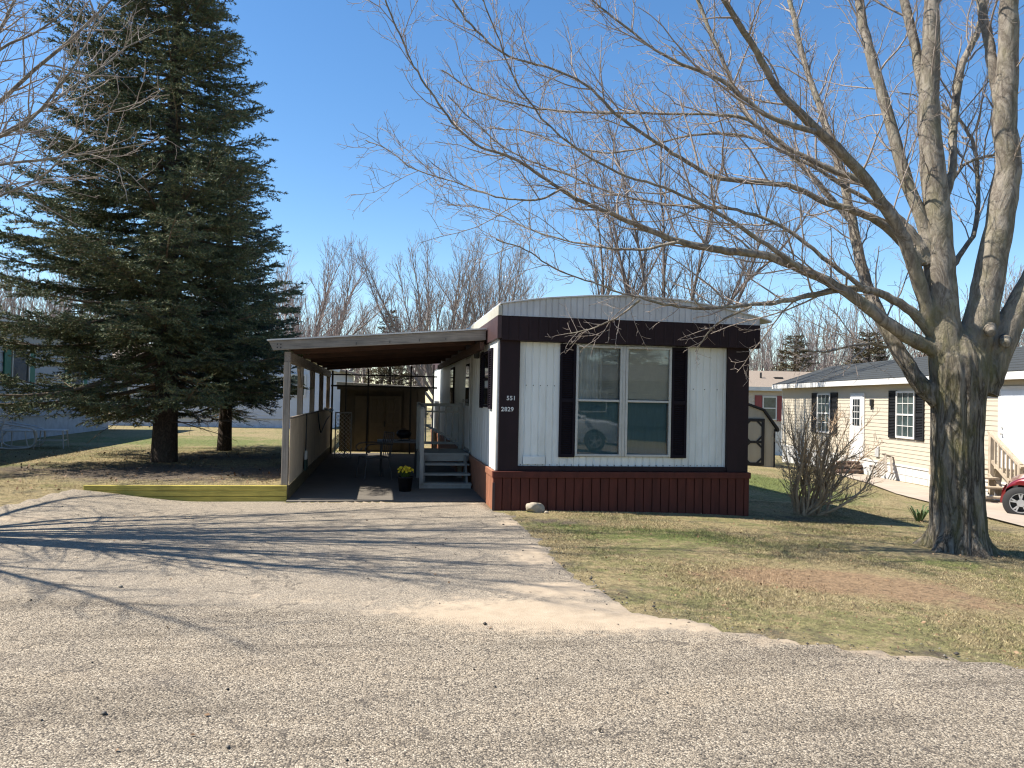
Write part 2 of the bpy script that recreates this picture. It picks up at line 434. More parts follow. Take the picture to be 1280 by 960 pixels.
def sheet_mesh(name, poly, pts, lift, taper=False):
    n = len(poly)
    vs, es, fs, *_ = delaunay_2d_cdt([Vector(p) for p in poly]+[Vector(p) for p in pts], [(i, (i+1) % n) for i in range(n)], [], 1, 1e-5)
    P = np.array([tuple(v) for v in vs]); z = hgt(P[:, 0], P[:, 1])+lift
    if taper: z[:n] -= lift+.008
    return ngon_mesh(name, np.column_stack([P, z]), [np.array([f for f in fs if len(f) == 3])])
rr = np.random.default_rng(3)
poly = densify(edge, .12, .026, rr)
fx, fy = np.meshgrid(np.arange(-7, 6, .13), np.arange(2, 11.9, .13)); cx, cy = np.meshgrid(np.arange(-58, 40, 2.5), np.arange(-24, 13, 1.5))
pts = np.vstack([np.column_stack([fx.ravel(), fy.ravel()]), np.column_stack([cx.ravel(), cy.ravel()])])
pts = pts + rr.normal(0, .004, pts.shape)
pts = pts[inside(poly, pts[:, 0], pts[:, 1])]
am = sheet_mesh('asphalt_road', poly, pts.tolist(), .014, True)
A = np.empty(len(am.vertices)*3, np.float32); am.vertices.foreach_get('co', A); A = A.reshape(-1, 3); X, Y = A[:, 0], A[:, 1]
sand = np.zeros(len(A))
for z in ((690, 770, 1.0, .42, 1.15), (590, 770, .6, .22, .9), (780, 776, .6, .2, 1.05), (490, 766, .5, .08, .5), (840, 783, .4, .12, .9), (900, 789, .4, .10, .7), (985, 801, .6, .06, .8),
          (1110, 816, .7, .05, .85), (1230, 828, .8, .05, .85), (700, 740, .5, .3, .9), (665, 695, .25, .6, .75), (640, 655, .25, .4, .6), (180, 610, 1.0, .4, .45), (470, 628, 2.4, .15, .55), (30, 650, 1.3, .3, .4), (330, 750, 1.2, .12, .3)):
    sand = np.maximum(sand, z[4]*blob(X, Y, *z[:4]))
# metres in front of the seam between driveway and road
p0, p1 = gnd(300, 760), gnd(860, 790); dn = np.array([p1[1]-p0[1], -(p1[0]-p0[0])]); dn = dn/np.hypot(*dn)
coarse = sstep(-.35, .35, (X-p0[0])*dn[0]+(Y-p0[1])*dn[1])
damp = np.zeros(len(A))
for z in ((395, 663, .4, .25, .5), (480, 640, .35, .12, .6), (300, 655, .5, .1, .3), (200, 850, .6, .25, .35), (60, 830, .5, .3, .3), (330, 830, .35, .12, .3)):
    damp = np.maximum(damp, z[4]*blob(X, Y, *z[:4]))
for k, arr in (('sand', sand), ('coarse', coarse), ('damp', damp)):
    at_ = am.attributes.new(k, 'FLOAT', 'POINT'); at_.data.foreach_set('value', arr.astype(np.float32))
rm, nt, bs = new_mat('chip_seal')
v = coords(nt, world=True)
def stones(scale, lo):
    vo = nt.nodes.new('ShaderNodeTexVoronoi'); vo.inputs['Scale'].default_value = scale; vo.inputs['Randomness'].default_value = 1
    nt.links.new(v, vo.inputs['Vector'])
    sep = nt.nodes.new('ShaderNodeSeparateColor'); nt.links.new(vo.outputs['Color'], sep.inputs[0])
    c = ramp(nt, sep.outputs[0], [(.0, (.095, .082, .068)), (.18, (.20, .17, .135)), (.5, (.36, .30, .225)), (.8, (.475, .40, .30)), (1, (.64, .56, .44))])
    g = ramp(nt, vo.outputs['Distance'], [(.30, (1, 1, 1)), (.75, (lo,)*3)])
    return mixc(nt, 1, c, g, 'MULTIPLY'), vo.outputs['Distance']
s1, d1 = stones(112, .42); s2, d2 = stones(150, .5)
big = noise(nt, v, .55, 6, .7); mid = noise(nt, v, 2.6, 8, .75); fin = noise(nt, v, 300, 3, .7)
cmask = ramp(nt, mth(nt, 'ADD', attr(nt, 'coarse'), mth(nt, 'MULTIPLY', mth(nt, 'SUBTRACT', mid, .5), 1.2)), [(.3, (0, 0, 0)), (.7, (1, 1, 1))])
base = mixc(nt, cmask, mixc(nt, .08, s2, (.34, .30, .25)), s1)
base = mixc(nt, .75, base, ramp(nt, mth(nt, 'ADD', mth(nt, 'MULTIPLY', big, .6), mth(nt, 'MULTIPLY', mid, .4)), [(.32, (.55, .55, .56)), (.5, (.92, .92, .92)), (.68, (1.0, .97, .92))]), 'MULTIPLY')
mr_ = nt.nodes.new('ShaderNodeMapping'); mr_.inputs['Rotation'].default_value = (0, 0, R(31)); mr_.inputs['Scale'].default_value = (.22, 1.5, 1)
nt.links.new(nt.nodes.new('ShaderNodeNewGeometry').outputs['Position'], mr_.inputs[0])
band = noise(nt, mr_.outputs[0], 1.6, 5, .65, .3)
base = mixc(nt, mth(nt, 'MULTIPLY', cmask, .8), base, ramp(nt, band, [(.34, (.66, .65, .64)), (.5, (1, 1, 1)), (.66, (1.0, .98, .95))]), 'MULTIPLY')
# cracks and worn dark lines
vc = nt.nodes.new('ShaderNodeTexVoronoi'); vc.feature = 'DISTANCE_TO_EDGE'; vc.inputs['Scale'].default_value = 1.15
wv = nt.nodes.new('ShaderNodeVectorMath'); wv.operation = 'ADD'; nn = nt.nodes.new('ShaderNodeTexNoise'); nn.inputs['Scale'].default_value = 3; nn.inputs['Detail'].default_value = 8
s_ = nt.nodes.new('ShaderNodeVectorMath'); s_.operation = 'SCALE'; s_.inputs['Scale'].default_value = .5
nt.links.new(v, nn.inputs['Vector']); nt.links.new(nn.outputs['Color'], s_.inputs[0]); nt.links.new(v, wv.inputs[0]); nt.links.new(s_.outputs[0], wv.inputs[1]); nt.links.new(wv.outputs[0], vc.inputs['Vector'])
crack = mth(nt, 'MULTIPLY', ramp(nt, vc.outputs['Distance'], [(.0, (1, 1, 1)), (.02, (0, 0, 0))]), ramp(nt, mid, [(.46, (0, 0, 0)), (.56, (.7, .7, .7))]))
base = mixc(nt, crack, base, (.06, .052, .045))
dmask = ramp(nt, mth(nt, 'ADD', attr(nt, 'damp'), mth(nt, 'MULTIPLY', mth(nt, 'SUBTRACT', mid, .5), .7)), [(.2, (0, 0, 0)), (.6, (.75,)*3)])
base = mixc(nt, dmask, base, (.10, .085, .075))
sn = mth(nt, 'ADD', mth(nt, 'MULTIPLY', noise(nt, v, 7, 8, .75), .7), mth(nt, 'MULTIPLY', fin, .3))
smask = ramp(nt, mth(nt, 'ADD', attr(nt, 'sand'), mth(nt, 'MULTIPLY', mth(nt, 'SUBTRACT', sn, .5), 2.6)), [(.22, (0, 0, 0)), (.62, (.93,)*3)])
base = mixc(nt, smask, base, ramp(nt, sn, [(.3, (.34, .265, .185)), (.7, (.50, .405, .295))]))
nt.links.new(base, bs.inputs['Base Color']); bs.inputs['Roughness'].default_value = .9; bs.inputs['Specular IOR Level'].default_value = .25
hh = mth(nt, 'ADD', mth(nt, 'MULTIPLY', d1, mth(nt, 'SUBTRACT', mth(nt, 'MULTIPLY', cmask, -.7), .3)), mth(nt, 'MULTIPLY', fin, .4))
bump(nt, bs, hh, .7, .008)
tag(link('asphalt_road', am, rm, None, True), kind='structure')

# grass blades (one mass nobody could count)
bm_, nt, bs = new_mat('grass_blades')
g_ = nt.nodes.new('ShaderNodeNewGeometry')
c, nf = lawn_colour(nt, g_.outputs['Random Per Island'])
nt.links.new(c, bs.inputs['Base Color']); bs.inputs['Roughness'].default_value = .7
def blades(n, x0, x1, y0, y1, hmin, hmax, keep, rng):
    X = rng.uniform(x0, x1, n); Y = rng.uniform(y0, y1, n)
    k = keep(X, Y); X, Y = X[k], Y[k]; n = len(X)
    clump = .5+.5*np.sin(X*3.1+2*np.sin(Y*2.3))*np.sin(Y*3.7+np.cos(X*1.9))
    g, b, r = zones(X, Y)
    k = rng.random(n) < (.75+.25*clump)*(1-.8*np.clip(b, 0, 1))*(1-.5*r); X, Y, clump, g, b, r = (q[k] for q in (X, Y, clump, g, b, r)); n = len(X)
    Z = hgt(X, Y); h = rng.uniform(hmin, hmax, n)*(.65+.2*clump)*(.75+.9*g); w = rng.uniform(.0014, .0032, n)
    az = rng.uniform(0, 6.283, n); lean = rng.uniform(.4, 1.7, n)*h; la = rng.uniform(0, 6.283, n)
    p = np.stack([X, Y, Z-.004], 1); d = np.stack([np.cos(az)*w, np.sin(az)*w, 0*w], 1)
    tip = p+np.stack([np.cos(la)*lean, np.sin(la)*lean, h], 1)
    return np.stack([p-d, p+d, tip], 1), g, b, r
def keep_right(X, Y):
    return ~inside(poly, X+rg.normal(0, .05, X.shape), Y+rg.normal(0, .05, X.shape)) & ~((X > 1.55) & (X < 5.56) & (Y > 10.8) & (Y < 25.2))
def keep_left(X, Y): return ~inside(poly, X, Y) & (X < -1.5) & ~((Y < 11.98) & (X > -4.3)) & (X > -8)
rg = np.random.default_rng(5)
parts = [blades(480000, 1.6, 9.5, 4.0, 13, .010, .032, keep_right, rg), blades(90000, 5.5, 15, 10, 22, .016, .045, keep_right, rg), blades(80000, -9, -1.5, 11, 20, .018, .05, keep_left, rg), blades(6000, -8, 4, 20, 32, .03, .06, lambda X, Y: keep_right(X, Y) & ((X < -1.5) | (X > 5.5)), rg)]
Tt = np.concatenate([p[0] for p in parts])
tag(tri_mesh('lawn_grass', Tt, bm_, None, {k: np.concatenate([p[i] for p in parts]) for i, k in ((1, 'green'), (2, 'bare'), (3, 'red'))}), kind='stuff')

# dead leaves and bits on the lawn and the asphalt
lf = leaf_mat('dead_leaf', [(.10, .055, .03), (.20, .12, .065), (.32, .22, .13)])
def litter(n, x0, x1, y0, y1, size, keep, rng, flat=.5):
    X = rng.uniform(x0, x1, n); Y = rng.uniform(y0, y1, n); k = keep(X, Y); X, Y = X[k], Y[k]; n = len(X)
    p = np.stack([X, Y, hgt(X, Y)+.022], 1); s = rng.uniform(.4, 1, n)[:, None]*size
    a = rng.normal(0, 1, (n, 3)); a[:, 2] *= flat; a /= np.linalg.norm(a, axis=1, keepdims=True)
    b = np.cross(a, np.stack([0*X, 0*X, 0*X+1], 1)+rng.normal(0, .3, (n, 3))); b /= np.linalg.norm(b, axis=1, keepdims=True)
    return np.stack([p-a*s, p+b*s*.6, p+a*s], 1), np.stack([p-a*s, p+a*s, p-b*s*.6+[0, 0, .004]], 1)
L = [litter(900, -8.5, -1.5, 11, 18, .035, keep_left, rg), litter(900, 1.8, 9, 4.2, 12, .020, keep_right, rg), litter(2600, 1.8, 9, 4.2, 11, .012, keep_right, rg), litter(60, -4, 5, 3, 11, .022, lambda X, Y: inside(poly, X, Y), rg)]
tag(tri_mesh('fallen_leaves', np.concatenate([q for t in L for q in t]), lf), kind='stuff')
peb = leaf_mat('pebble_stone', [(.03, .027, .025), (.09, .08, .07), (.30, .27, .22)])
V_, F_ = [], []
ico = np.array([(1, 0, 0), (-1, 0, 0), (0, 1, 0), (0, -1, 0), (0, 0, 1), (0, 0, -1)], float)*[1, .8, .6]
icf = np.array([(0, 2, 4), (2, 1, 4), (1, 3, 4), (3, 0, 4), (2, 0, 5), (1, 2, 5), (3, 1, 5), (0, 3, 5)])
k = 0
EP = np.array(poly); EP = EP[(np.abs(EP[:, 0]) < 7) & (EP[:, 1] > 3) & (EP[:, 1] < 10.5)]
while k < 620:
    x, y = rg.uniform(-5, 6), rg.uniform(2.6, 11)
    if k > 220: x, y = EP[rg.integers(len(EP))]+rg.normal(0, .13, 2)
    if k <= 220 and not inside(poly, np.array([x]), np.array([y]))[0]: continue
    s = rg.uniform(.004, .011)*(1+(rg.random() < .1)); a = rg.uniform(0, 6.28)
    q = ico*rg.uniform(.7, 1.2, (6, 1))*s; q = np.stack([q[:, 0]*math.cos(a)-q[:, 1]*math.sin(a), q[:, 0]*math.sin(a)+q[:, 1]*math.cos(a), q[:, 2]], 1)
    V_.append(q+[x, y, float(hgt(x, y))+.016+s*.3]); F_.append(icf+k*6); k += 1
tag(link('loose_gravel', ngon_mesh('loose_gravel', np.concatenate(V_), [np.concatenate(F_)]), peb), kind='stuff')

# ------------------------------------------------------------------ materials of the built things
WHITE = mat('white_siding', (.72, .74, .72), .45, .05, 4, (1, 1, .3), .22, 3.0, .012, dirt=(.46, .45, .40), dirt_amt=.5, dirt_scale=2.2)
MAROON = mat('maroon_paint', (.017, .0075, .010), .6, .25, 5, (1, 1, .3), .12, 50, .003, dirt=(.030, .014, .015), dirt_amt=.4, spec=.25)
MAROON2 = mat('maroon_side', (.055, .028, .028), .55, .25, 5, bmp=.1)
REDWOOD = mat('redwood_skirting', (.088, .023, .016), .65, .28, 4, (3, 3, .5), .2, 40, .004, dirt=(.06, .018, .014), dirt_amt=.6, spec=.25)
REDSUNLIT = mat('redwood_sunlit', (.30, .125, .07), .7, .2, 4, (3, 3, .5), .2, 40, .004, dirt=(.22, .085, .05), dirt_amt=.5)  # lighter copy of the redwood for the left side, sunlight put into the colour
ROOFM = mat('roof_metal', (.55, .56, .58), .42, .06, 3, metal=.15, dirt=(.32, .31, .29), dirt_amt=.5, dirt_scale=1.2)
SHUT = mat('shutter_plastic', (.010, .007, .012), .7, .2, 8, spec=.15)
ALU = mat('window_aluminium', (.46, .46, .445), .4, .08, 8, metal=.3, dirt=(.35, .33, .30), dirt_amt=.5, dirt_scale=9)
GLASS = glass_mat('window_glass')
DARKGLASS, nt, bs = new_mat('dark_glass'); bs.inputs['Base Color'].default_value = (.015, .02, .022, 1); bs.inputs['Roughness'].default_value = .04
BLIND = mat('blind_slat', (.88, .84, .74), .5, .06, 10)
CURT = mat('curtain_cloth', (.80, .80, .76), .8, .1, 12, (1, 1, .1))
SHADE = mat('window_screen', (.11, .225, .255), .55, .1, 30, (1, 1, .15))
DARKIN = mat('dark_interior', (.03, .03, .03), .9, .1)
WOODG = wood_mat('weathered_beam', (.34, .30, .25), (.15, .13, .11), 0)
WOODV = wood_mat('weathered_post', (.36, .31, .25), (.17, .14, .115), 2)
WOODY = wood_mat('weathered_rail', (.33, .28, .23), (.15, .12, .10), 1)
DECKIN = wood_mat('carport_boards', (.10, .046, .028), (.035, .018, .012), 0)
MOSSY = wood_mat('mossy_timber', (.62, .49, .10), (.28, .23, .045), 0)
TANP = mat('tan_panel', (.56, .475, .36), .8, .10, 3, bmp=.1, dirt=(.33, .27, .20), dirt_amt=.5)
CONC = mat('concrete', (.33, .29, .245), .9, .12, 2, bmp=.25, bscale=90, dirt=(.25, .22, .19), dirt_amt=.6, dirt_scale=1.5)
BLACKM = mat('black_metal', (.012, .012, .013), .5, .1)
SHEDT = mat('shed_tan', (.055, .043, .03), .7, .12, 4, (1, 1, .3), dirt=(.16, .12, .08), dirt_amt=.5)
GREYW = mat('painted_grey_wood', (.29, .29, .265), .6, .12, 5, (2, .4, 2), .15, dirt=(.22, .21, .19), dirt_amt=.5, dirt_scale=3)
LIGHTP = mat('white_trim', (.62, .61, .585), .55, .08, 4, dirt=(.42, .40, .36), dirt_amt=.4, dirt_scale=1.8)

# ================================================================== the mobile home
HX0, HX1, HY, HYE = 1.64, 5.50, 10.90, 25.0
home = thing('mobile_home', 'white ribbed mobile home with maroon trim, redwood skirting and one double window between dark shutters', 'mobile home', (3.57, HY, 0))
ho = (3.57, HY, 0)
def mb(): return MB(ho)
def ribbed(x0, x1, z0, z1, y, pitch=.108, dep=.012):
    """ribbed sheet in the XZ plane facing -Y"""
    row = []; x = x0
    while x < x1-1e-6:
        for dx, dy in ((0, 0), (.62*pitch, 0), (.70*pitch, dep), (.80*pitch, dep), (.88*pitch, 0)):
            if x+dx < x1: row.append((x+dx, y+dy))
        x += pitch
    row.append((x1, y))
    return [[(a, b, z0) for a, b in row], [(a, b, z1) for a, b in row]]
f = mb()
for x0, x1, z0, z1 in ((1.955, 2.79, .635, 2.43), (4.265, 5.145, .635, 2.43), (2.79, 4.265, .635, .772), (2.79, 4.265, 2.412, 2.43)):
    f.sheet(ribbed(x0, x1, z0, z1, 10.945))
fp = f.build('front_panel', WHITE, home)
s = mb(); s.box((2.03, 10.925, .655), (2.36, 10.944, .775)); s.build('access_panel', WHITE, home, bevel=.004)
s = mb()
for x in list(np.arange(2.06, 2.5, .105)) + [4.62, 4.80, 5.0]: s.box((x-.006, 10.937, 1.795), (x+.006, 10.944, 1.807))
for x in np.arange(2.0, 5.1, .108): s.box((x-.006, 10.935, .645), (x+.006, 10.944, .655))
s.build('screw_row', BLACKM, home)
w = mb()                                             # side walls: ribbed sheet facing -X and the far side
row = []; y = 10.95
while y < HYE:
    row += [(y, 0), (y+.25, 0), (y+.262, .012), (y+.29, .012)]; y += .30
row = [q for q in row if q[0] < HYE]+[(HYE, 0)]
w.sheet([[(HX0+d, y, z) for y, d in row] for z in (.56, 2.80)])
w.sheet([[(HX1-d, y, z) for y, d in row] for z in (2.80, .56)])
w.box((HX0+.02, HYE-.05, .5), (HX1-.02, HYE, 2.8)); w.box((HX0+.03, 11.35, .6), (HX1-.03, 11.38, 2.75)); w.box((HX0+.02, 10.98, .5), (HX1-.02, HYE-.06, .58))
w.build('wall', WHITE, home)
c = mb(); c.box((1.63, 10.905, .57), (1.66, 10.96, 2.45)); c.box((1.634, 10.96, .565), (1.655, 11.0, 2.44)); c.build('corner_trim', ALU, home, bevel=.004)
for x0, x1 in ((1.662, 1.952), (5.148, 5.488)):
    c = mb(); c.box((x0, 10.885, .562), (x1, 10.975, 2.45)); c.build('corner_post', MAROON, home, bevel=.006)
c = mb(); c.box((1.953, 10.90, .565), (5.147, 10.96, .632)); c.build('sill_board', MAROON, home, bevel=.004)
b = mb()                                             # fascia band all round, front lightly ribbed
b.sheet(ribbed(1.665, 5.612, 2.445, 2.785, 10.80, .145, .008)); b.box((1.665, 10.825, 2.448), (5.612, 10.97, 2.782))
b.box((1.665, 10.803, 2.436), (5.612, 10.97, 2.446))
b.build('fascia_band', MAROON, home)
b = mb(); b.box((1.60, 10.80, 2.46), (1.662, HYE, 2.785)); b.box((5.50, 10.98, 2.46), (5.60, HYE, 2.785)); b.build('side_fascia', MAROON2, home, bevel=.004)
# roof: shallow bow, with overhang, and the ribbed end panel under it
def arc(x):
    xs = [1.60, 1.67, 2.3, 3.0, 3.68, 4.4, 5.0, 5.61, 5.80]; zs = [2.945, 2.965, 3.06, 3.125, 3.15, 3.115, 3.03, 2.905, 2.845]
    return float(np.interp(x, xs, zs))
g = mb(); row = []
for x in np.arange(1.67, 5.61, .092):
    for dx, d in ((0, 0), (.07, 0), (.076, .010), (.086, .010)): row.append((x+dx, 10.815+d))
row = [q for q in row if q[0] < 5.61]+[(5.61, 10.815)]
g.sheet([[(x, y, 2.787) for x, y in row], [(x, y, arc(x)-.012) for x, y in row]])
g.box((1.665, 10.806, 2.786), (5.612, 10.822, 2.80))
g.build('roof_end_panel', ROOFM, home)
r_ = mb(); xs = np.linspace(1.63, 5.80, 24)
top = [(x, arc(x)+.012) for x in xs]; bot = [(x, arc(x)-.010) for x in xs[::-1]]
r_.prism(top+bot, 'y', 10.785, HYE+.1)
for y in np.arange(11.6, HYE, 1.2): r_.sheet([[(x, yy, arc(x)+.012+hh) for x in xs] for yy, hh in ((y, .001), (y+.015, .02), (y+.03, .001))])
r_.build('roof', ROOFM, home, bevel=.003)
r_ = mb(); r_.box((1.606, 10.79, 2.788), (1.662, HYE+.1, 2.93)); r_.build('roof_edge', mat('cream_metal', (.45, .43, .36), .5, .06), home, bevel=.004)
k = mb(); k.box((1.586, 10.845, .468), (5.522, 10.95, .560)); k.box((5.482, 10.96, .468), (5.522, HYE, .560))
k.build('belt_board', REDWOOD, home, bevel=.006)
k = mb(); k.box((1.586, 10.952, .468), (1.632, HYE, .560)); k.build('side_belt_board', REDSUNLIT, home, bevel=.006)
k = mb()
x = 1.60
while x < 5.50:                                      # vertical skirting boards with a gap line
    x2 = min(x+.128, 5.512); k.box((x+.004, 10.872+random.uniform(0, .004), -.32), (x2-.004, 10.90, .466)); x += .132
k.box((1.60, 10.902, -.32), (5.51, 10.93, .466))
k.build('skirting', REDWOOD, home, bevel=.003, seg=1)
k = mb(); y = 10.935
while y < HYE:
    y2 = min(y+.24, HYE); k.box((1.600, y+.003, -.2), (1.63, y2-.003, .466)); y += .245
k.build('side_skirting', REDSUNLIT, home, bevel=.003, seg=1)
k = mb(); k.box((5.485, 10.94, -.5), (5.512, HYE, .466)); k.build('side_skirting', REDWOOD, home)
k = mb(); k.box((1.585, 10.852, -.02), (1.62, 10.868, .40)); k.build('skirting_strip', MAROON2, home)

def window_frame(m, x0, x1, z0, z1, y, t=.045, d=.05):
    m.box((x0, y-d, z0), (x0+t, y, z1)); m.box((x1-t, y-d, z0), (x1, y, z1)); m.box((x0+t, y-d, z0), (x1-t, y, z0+t)); m.box((x0+t, y-d, z1-t), (x1-t, y, z1))
wf = mb()
for x0, x1 in ((2.795, 3.50), (3.55, 4.262)):
    window_frame(wf, x0, x1, .778, 2.41, 10.955, .036, .05)
    wf.box((x0+.036, 10.912, 1.583), (x1-.036, 10.95, 1.618))
wf.box((3.502, 10.91, .778), (3.548, 10.96, 2.41))
win = wf.build('window', ALU, home, bevel=.005)
for x0, x1 in ((2.834, 3.461), (3.589, 4.223)):
    for z0, z1, y in ((.816, 1.581, 10.945), (1.620, 2.372, 10.93)):
        p = mb(); p.box((x0, y, z0), (x1, y+.004, z1)); p.build('pane', GLASS, win)
    p = mb(); p.box((x0, 10.99, .8), (x1, 10.995, 1.60)); p.build('insect_screen', SHADE, win)
bl = mb()
for z in np.arange(1.64, 2.38, .026): bl.bar((3.60, 10.975, z), (4.23, 10.975, z), .027, .0025, (0, .94, .34))
bl.build('blind', BLIND, win)
cu = mb(); rows = []
xs = np.linspace(2.82, 3.20, 40)
cu.sheet([[(x, 10.985+.014*math.sin(x*70)+.006*math.sin(x*31), z) for x in xs] for z in (1.60, 2.40)])
cu.build('curtain', CURT, win)
bl = mb()
for z in np.arange(1.64, 2.38, .026): bl.bar((3.10, 10.99, z), (3.46, 10.99, z), .027, .0025, (0, .94, .34))
bl.build('blind', mat('dim_blind', (.55, .55, .52), .6), win)
def shutter(x0, x1, z0, z1):
    m = mb(); y = 10.945
    m.box((x0, y-.035, z0), (x0+.035, y, z1)); m.box((x1-.035, y-.035, z0), (x1, y, z1)); m.box((x0+.035, y-.035, z0), (x1-.035, y, z0+.05)); m.box((x0+.035, y-.035, z1-.05), (x1-.035, y, z1))
    m.box((x0+.03, y-.008, z0+.04), (x1-.03, y-.001, z1-.04)); m.box((x0+.035, y-.034, (z0+z1)/2-.03), (x1-.035, y-.003, (z0+z1)/2+.03))
    z = z0+.065
    while z < z1-.05:
        m.bar((x0+.035, y-.017, z), (x1-.035, y-.017, z), .022, .006, (0, .6, .8)); z += .031
    return m.build('shutter', SHUT, home, bevel=.002, seg=1)
shutter(2.555, 2.788, .765, 2.42); shutter(4.270, 4.512, .765, 2.42)
# writing: house numbers
NUM = mat('number_white', (.62, .62, .60), .5, .03)
def text_part(body, loc, size, parent, rot=(R(90), 0, 0), mt=None, thick=.003):
    cv = bpy.data.curves.new('house_number', 'FONT'); cv.body = body; cv.size = size; cv.extrude = thick; cv.align_x = 'LEFT'; cv.space_character = 1.08; cv.offset = .002
    tmp = bpy.data.objects.new('house_number', cv); COL.objects.link(tmp)
    me = bpy.data.meshes.new_from_object(tmp.evaluated_get(bpy.context.evaluated_depsgraph_get()))
    bpy.data.objects.remove(tmp); me.materials.clear()
    o = link('house_number', me, mt or NUM, parent); o.location = Vector(loc)-Vector(ho); o.rotation_euler = rot; return o
text_part('551', (1.765, 10.880, 1.58), .086, home); text_part('2829', (1.690, 10.880, 1.42), .086, home)
# left side: window with a shutter, door
sw = mb(); x = 1.64
for a, b_ in (((x-.03, 11.72, 1.46), (x-.001, 11.76, 2.34)), ((x-.03, 12.42, 1.46), (x-.001, 12.46, 2.34)), ((x-.03, 11.76, 1.46), (x-.001, 12.42, 1.50)), ((x-.03, 11.76, 2.30), (x-.001, 12.42, 2.34)), ((x-.025, 11.76, 1.88), (x-.001, 12.42, 1.92))): sw.box(a, b_)
sw = sw.build('side_window', SHUT, home, bevel=.003)
p = mb(); p.box((x-.010, 11.762, 1.502), (x-.004, 12.418, 2.298)); p.build('pane', DARKGLASS, sw)
def side_shutter(y0, y1, z0, z1):
    m = mb(); X = 1.638
    m.box((X-.03, y0, z0), (X, y0+.03, z1)); m.box((X-.03, y1-.03, z0), (X, y1, z1)); m.box((X-.03, y0+.03, z0), (X, y1-.03, z0+.04)); m.box((X-.03, y0+.03, z1-.04), (X, y1-.03, z1)); m.box((X-.006, y0+.03, z0+.04), (X, y1-.03, z1-.04))
    z = z0+.05
    while z < z1-.04: m.bar((X-.017, y0+.03, z), (X-.017, y1-.03, z), .024, .006, (-.6, 0, .8)); z += .034
    m.build('side_shutter', SHUT, home)
side_shutter(11.42, 11.69, 1.44, 2.36); side_shutter(12.5, 12.77, 1.44, 2.36)
d = mb(); d.box((x-.035, 14.02, .60), (x-.001, 14.95, 2.42)); d = d.build('side_door', mat('door_frame_grey', (.30, .30, .28), .6), home, bevel=.004)
q = mb(); q.box((x-.044, 14.10, .66), (x-.036, 14.87, 2.34)); q.build('door_leaf', LIGHTP, d, bevel=.003)
q = mb(); q.box((x-.050, 14.18, 1.45), (x-.045, 14.79, 2.24)); q.build('door_glass', DARKGLASS, d)
q = mb(); q.tube([(x-.045, 14.80, 1.55), (x-.10, 14.80, 1.55)], [.014, .03], 10); q.build('handle', ALU, d)
q = mb(); q.box((x-.03, 17.6, 1.4), (x-.001, 18.4, 2.3)); q = q.build('side_window', SHUT, home); q2 = mb(); q2.box((x-.036, 17.66, 1.46), (x-.031, 18.34, 2.24)); q2.build('pane', DARKGLASS, q)
q = mb(); q.box((1.55, 13.05, 2.28), (1.638, 13.2, 2.42)); q.build('porch_lamp', BLACKM, home, bevel=.02)

# ================================================================== the carport
CY0, CY1, CXL = 11.90, 21.3, -1.41
cpo = (0, CY0, 0)
carport = thing('carport', 'lean-to carport of weathered grey timber with low tan side panel joined to white mobile home', 'carport', cpo)
def cb(): return MB(cpo)
def roof_z(x): return 2.385 + (x+1.70)*(2.672-2.385)/3.29
m = cb(); m.prism([(-1.70, roof_z(-1.70)), (1.58, roof_z(1.58)), (1.58, roof_z(1.58)+.022), (-1.70, roof_z(-1.70)+.022)], 'y', CY0-.075, CY1+.75); m.build('roof_sheet', LIGHTP, carport)
m = cb(); m.prism([(-1.61, roof_z(-1.61)-.145), (1.575, roof_z(1.575)-.165), (1.575, roof_z(1.575)-.004), (-1.68, roof_z(-1.68)-.004)], 'y', CY0-.05, CY0-.005); m.build('fascia', WOODG, carport, bevel=.004)
m = cb()
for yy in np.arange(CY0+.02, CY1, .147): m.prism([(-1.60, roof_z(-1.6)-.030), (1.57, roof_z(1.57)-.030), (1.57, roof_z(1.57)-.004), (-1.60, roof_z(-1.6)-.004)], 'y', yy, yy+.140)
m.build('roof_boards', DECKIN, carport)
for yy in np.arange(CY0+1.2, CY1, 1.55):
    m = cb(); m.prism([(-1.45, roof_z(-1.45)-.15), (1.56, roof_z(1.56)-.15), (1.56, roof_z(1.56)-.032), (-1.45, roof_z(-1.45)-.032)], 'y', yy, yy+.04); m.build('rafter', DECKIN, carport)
m = cb(); m.box((CXL-.045, CY0+.03, 2.085), (CXL+.045, CY1, 2.235)); m.build('beam', WOODY, carport, bevel=.004)
m = cb(); m.box((1.50, CY0+.03, 2.36), (1.56, CY1, 2.48)); m.build('ledger_beam', DECKIN, carport)
for yy in (11.97, 13.9, 16.25, 18.6, 20.95):
    m = cb(); m.box((CXL-.048, yy-.045, .10), (CXL+.046, yy+.045, 2.083)); m.build('post', WOODV, carport, bevel=.005)
    if yy > 12: m = cb(); m.bar((CXL, yy-.40, 2.07), (CXL, yy-.05, 1.75), .045, .09); m.build('brace', WOODV, carport)
m = cb(); m.box((CXL+.050, 12.04, .236), (CXL+.066, CY1, 1.225)); m.build('side_panel', TANP, carport, bevel=.003)
m = cb(); m.box((CXL+.048, 12.02, 1.227), (CXL+.085, CY1, 1.255)); m.build('panel_cap', WOODY, carport, bevel=.003)
m = cb()
for xx, wd in ((-1.32, .05), (-.96, .035), (-.37, .04), (.78, .04), (1.40, .035)): m.box((xx-wd/2, CY1-.08, 0), (xx+wd/2, CY1-.03, roof_z(xx)-.16))
for zz, hh in ((2.14, .035), (1.83, .045)): m.box((-1.36, CY1-.085, zz), (1.5, CY1-.025, zz+hh))
m.build('back_frame', BLACKM, carport)
